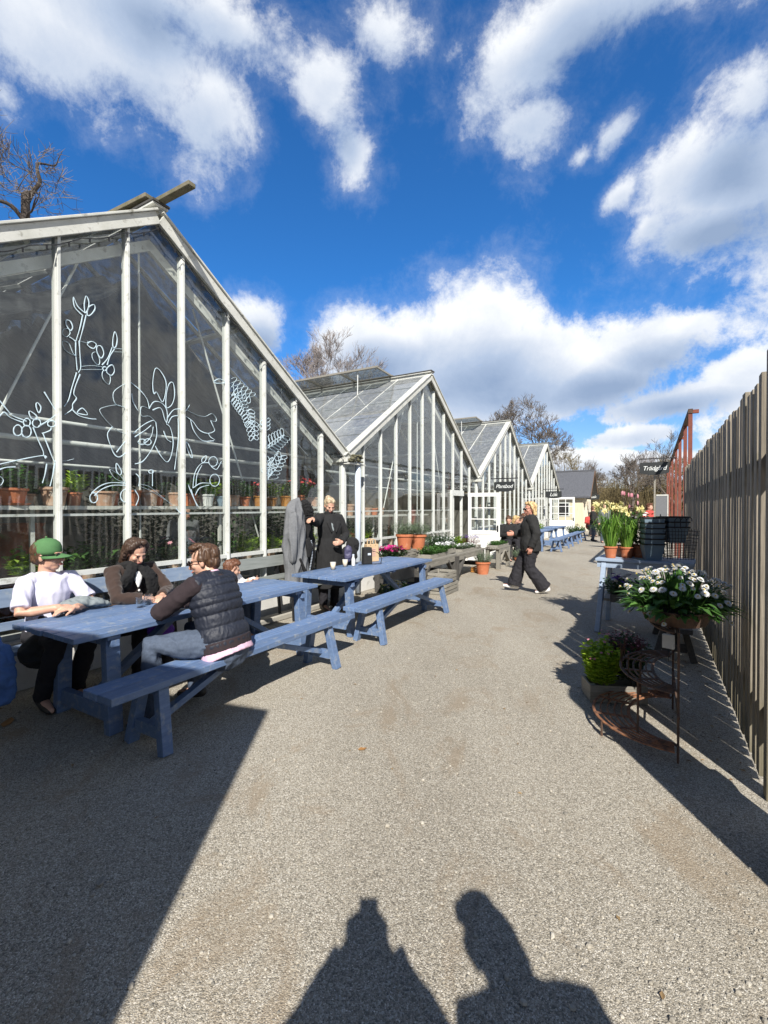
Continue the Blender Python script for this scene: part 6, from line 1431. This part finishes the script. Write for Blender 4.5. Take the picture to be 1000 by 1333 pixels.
# ---------------------------------------------------------------- bare trees
def bare_tree(name, label, loc, H, spread, seed, tw='twig', trunk=.16, depth=6, cat='tree', group=None, fork=.28, twn=1.0, base=.3, jitter=.45, barkm='bark', tsz=1.0, rot=0.):
    t = thing(name, label, cat, loc, rot, group); rng = random.Random(seed)
    tr = MB(); tg = MB()
    def grow(p, d, L, r, lev):
        n = 3 if lev < 3 else 2; pts = [p]; rr = [r]; q = p; dd = d
        for i in range(n):
            dd = (dd+V((rng.gauss(0, jitter*.35), rng.gauss(0, jitter*.35), rng.gauss(.05, jitter*.25)))).normalized(); q = q+dd*(L/n); pts.append(q); rr.append(r*(1-.42*(i+1)/n))
        if lev <= 3: tr.tube(pts, rr, 7 if lev < 2 else 5, cap=lev == 0)
        else: tg.tube(pts, [max(x, .0035*tsz) for x in rr], 3, cap=False)
        if lev >= depth: return
        kids = rng.choice((2, 3, 3)) if lev else rng.choice((3, 4))
        if lev >= 3: kids = int(round(4*twn))
        for k in range(kids):
            f = rng.uniform(.45, 1.) if k else 1.; i = min(int(f*n), n-1); b = pts[i]+(pts[i+1]-pts[i])*(f*n-i)
            a = rng.uniform(0, 2*PI); sp = rng.uniform(.45, 1.0)*spread; x = dd.orthogonal().normalized(); y = dd.cross(x)
            nd = (dd+(x*math.cos(a)+y*math.sin(a))*sp+V((0, 0, .12))).normalized()
            grow(b, nd, L*rng.uniform(.55, .80), max(rr[i]*rng.uniform(.5, .68), .003), lev+1)
    grow(V((0, 0, -.1)), V((rng.uniform(-.06, .06), rng.uniform(-.06, .06), 1)), H*base, trunk, 0)
    zs = max(v[2] for v in tr.v+tg.v); k = H/zs
    for b in (tr, tg): b.v = [(x*k, y*k, z*k) for x, y, z in b.v]
    tr.build('trunk', M[barkm], t, smooth=True); tg.build('crown', M[tw], t)
    return t
M['darkbark'] = mat('dark_bark', (.07, .055, .045), .95, (.035, .028, .024), 12, (3, 3, .6), .7, 14, .02)
def gnarled():
    t = thing('bare_tree', 'gnarled dark bare tree rising behind the nearest greenhouse roof', 'tree', (0, 0, 0)); rng = random.Random(12); tr = MB(); tg = MB(); Y = 17.
    t.location = ((36-500)/F*Y, Y, 0); k = Y/F
    P = lambda x, y, d=0: V(((x-36)*k, d, 1.58+(660.5-y)*k))
    limbs = [([(38, 760, 0), (36, 295, 0), (37, 262, .1), (41, 247, .2), (47, 233, .3), (44, 218, .3), (42, 206, .4), (50, 204, .5), (60, 203, .6), (65, 193, .6), (68, 180, .7)], [.42, .26, .18, .15, .13, .11, .085, .06, .045, .03, .012]),
             ([(36, 292, 0), (26, 277, -.3), (14, 277, -.6), (6, 284, -.9), (0, 280, -1.2), (-14, 268, -1.5)], [.15, .12, .10, .08, .06, .02]),
             ([(37, 290, 0), (48, 287, -.3), (58, 288, -.5), (70, 281, -.8), (80, 283, -1)], [.12, .085, .06, .035, .012]),
             ([(37, 270, 0), (28, 255, .2), (19, 243, .4), (13, 238, .5), (17, 222, .6), (24, 208, .7)], [.08, .06, .045, .035, .025, .01]),
             ([(14, 277, -.6), (10, 262, -.6), (15, 248, -.7), (22, 236, -.7), (30, 226, -.8)], [.07, .05, .04, .025, .01]),
             ([(0, 280, -1.2), (4, 262, -1.2), (0, 245, -1.3), (3, 228, -1.3)], [.05, .04, .025, .01]), ([(58, 288, -.5), (66, 272, -.5), (72, 262, -.6), (80, 256, -.6)], [.04, .03, .02, .008])]
    def tw(p, d, L, lev):
        q = p+d*L*.5+V((rng.gauss(0, .1), rng.gauss(0, .1), 0))*L; e = q+(d+V((rng.gauss(0, .3), rng.gauss(0, .3), .15)))*L*.5
        tg.tube([p, q, e], [.010, .007, .004], 3, cap=False)
        if lev:
            for _ in range(4): tw(lerp(p, e, rng.uniform(.3, 1)), (d+V((rng.gauss(0, .6), rng.gauss(0, .6), rng.gauss(.2, .5)))).normalized(), L*.6, lev-1)
    for pts, rr in limbs:
        Q = [P(*p) for p in pts]; S = smooth(Q, 4); R4 = []
        for i in range(len(rr)-1): R4 += [rr[i]+(rr[i+1]-rr[i])*u/4 for u in range(4)]
        tr.tube(S, [x*.56 for x in R4+[rr[-1]]], 8)
        for _ in range(6):
            i = rng.randrange(max(4, len(S)//4), len(S)); tw(S[i], V((rng.gauss(0, 1), rng.gauss(0, 1), rng.gauss(.5, .7))).normalized(), rng.uniform(.7, 1.5), 2)
    tr.build('trunk', M['darkbark'], t, smooth=True); tg.build('crown', M['twig'], t)
gnarled()
bare_tree('bare_tree', 'pale dense-twigged round tree behind the second greenhouse roof', (-3.3, 31, 0), 13.1, .70, 21, 'paletwig', .24, 7, base=.36, tsz=2.2, twn=1.2, rot=0)
bare_tree('bare_tree', 'wide bare oak behind the third and fourth greenhouse roofs', (10.2, 36, 0), 9.7, .95, 34, 'twig', .30, 7, base=.26, tsz=1.7, twn=1.1, rot=0)
bare_tree('bare_tree', 'smaller bare tree left of the wide oak, over the second ridge', (4.6, 40, 0), 9.2, .9, 35, 'paletwig', .2, 6, base=.3, tsz=1.6)
bare_tree('bare_tree', 'bare tree showing over the right-hand fence', (17.2, 27, 0), 6.3, .8, 41, 'twig', .2, 6, base=.32, tsz=1.4)
bare_tree('bare_tree', 'tall bare tree outside the fence, mirrored in the second greenhouse', (19, 14, 0), 9., .85, 43, 'twig', .24, 6, base=.3)
bare_tree('bare_tree', 'second bare tree outside the fence, mirrored in the greenhouse glass', (27, 19, 0), 9.5, .85, 44, 'twig', .24, 6, base=.3)
FG = 'bare trees at the far end of the gardens'
kinds = ['slender grey bare tree', 'bushy olive-twigged tree', 'round brown bare tree', 'tall thin bare tree']
spots = [(14.2, 44, 6.4, 0), (17.5, 50, 8.2, 1), (20.0, 46, 6.6, 2), (22.8, 52, 8.0, 1), (25.0, 47, 7.2, 0), (27.5, 54, 8.4, 3), (30.0, 48, 7.0, 1), (32.5, 53, 8.0, 2), (12.5, 56, 7.5, 3), (35.5, 50, 8., 0)]
wh = ['just right of the hut roof', 'second right of the hut', 'behind the bald man', 'above the daffodils', 'left of the right-hand sign', 'behind the right-hand sign', 'right of the sign, by the red frame', 'behind the red steel frame', 'peeping over the hut ridge', 'farthest right behind the fence']
for i, (x, y, h, k) in enumerate(spots):
    bare_tree('bare_tree', kinds[k]+' '+wh[i], (x, y, 0), h, .85, 100+i, ['twig', 'olivetwig', 'twig', 'paletwig'][k], .15, 6, group=FG, base=.28, tsz=2.2)
# thicket and hedge massing behind
rng = random.Random(3); m = MB()
for k in range(11000):
    x = rng.uniform(8, 60); y = rng.uniform(50, 66); h = (4.9+2.4*noise.noise((x*.22, y*.1, 1))+1.2*noise.noise((x*.9, 4, 2)))*rng.uniform(.35, 1.1)
    h = max(.8, h); b = V((x, y, 0)); d = V((rng.gauss(0, .16), rng.gauss(0, .16), 1)); p = b+d*h*rng.uniform(0, .45); e = b+d*h
    m.tube([p, lerp(p, e, .5)+V((rng.gauss(0, .12), 0, 0)), e], [.030, .022, .010], 3, cap=False)
    for j in range(2):
        q = lerp(p, e, rng.uniform(.2, .9)); m.tube([q, q+V((rng.gauss(0, .5), rng.gauss(0, .3), rng.uniform(.2, .8)))], [.016, .007], 3, cap=False)
m.build('thicket', M['olivetwig'], label='mass of olive-brown bare bushes closing the view at the end of the path', cat='thicket', kind='stuff')
m = MB(); N = 60
for a, (y0, hh) in enumerate(((70, 4.4),)):
    vs = []
    for i in range(N+1):
        x = -20+i*2.2; vs += [(x, y0, -.1), (x, y0, hh+1.3*noise.noise((x*.11, 3, 1))+.5*noise.noise((x*.5, 1, 1))), (x, y0+8, hh*.8), (x, y0+8, -.1)]
    m.add(vs, [(4*i+q, 4*i+4+q, 4*i+5+q, 4*i+1+q) for i in range(N) for q in range(3)])
m.build('wooded_hill', mat('distant_wood', (.125, .10, .07), 1, (.06, .055, .035), 2.2, (1, 1, .5), 1, 3, .4, detail=8), kind='structure')
M['hedge'] = leafmat('hedge_leaves', (.05, .065, .02), (.12, .13, .045), .7)
def hedge(label, t0, t1, n0, n1, h, seed, mt='hedge', N=2600, sz=.09):
    t = thing('hedge', label, 'hedge', W((t0+t1)/2, (n0+n1)/2), ROT, 'hedges at the end of the path'); rng = random.Random(seed); m = MB(); L, D = t1-t0, n1-n0
    for k in range(N):
        x, y = rng.uniform(-L/2, L/2), rng.uniform(-D/2, D/2); z = h*(1-.18*abs(2*y/D)**3+.12*noise.noise((x*1.3, y*1.3, seed)))*rng.random()**.35
        m.leaf((x, y, z), (rng.gauss(0, 1), rng.gauss(0, 1), rng.gauss(.3, 1)), sz, sz*.6)
    m.build('foliage', M[mt], t)
    m = MB()
    for k in range(40):
        x, y = rng.uniform(-L/2, L/2), rng.uniform(-D/3, D/3); m.tube([(x, y, 0), (x+rng.gauss(0, .1), y, h*.8)], [.02, .008], 4)
    m.build('stem', M['bark'], t)
hedge('low clipped hedge across the far end of the path', 31, 33, -8.5, -1.2, 1.3, 51, N=4200)
hedge('olive hedge beyond the slate-roofed hut', 33, 36, -16, -9, 2.0, 52, N=4200)
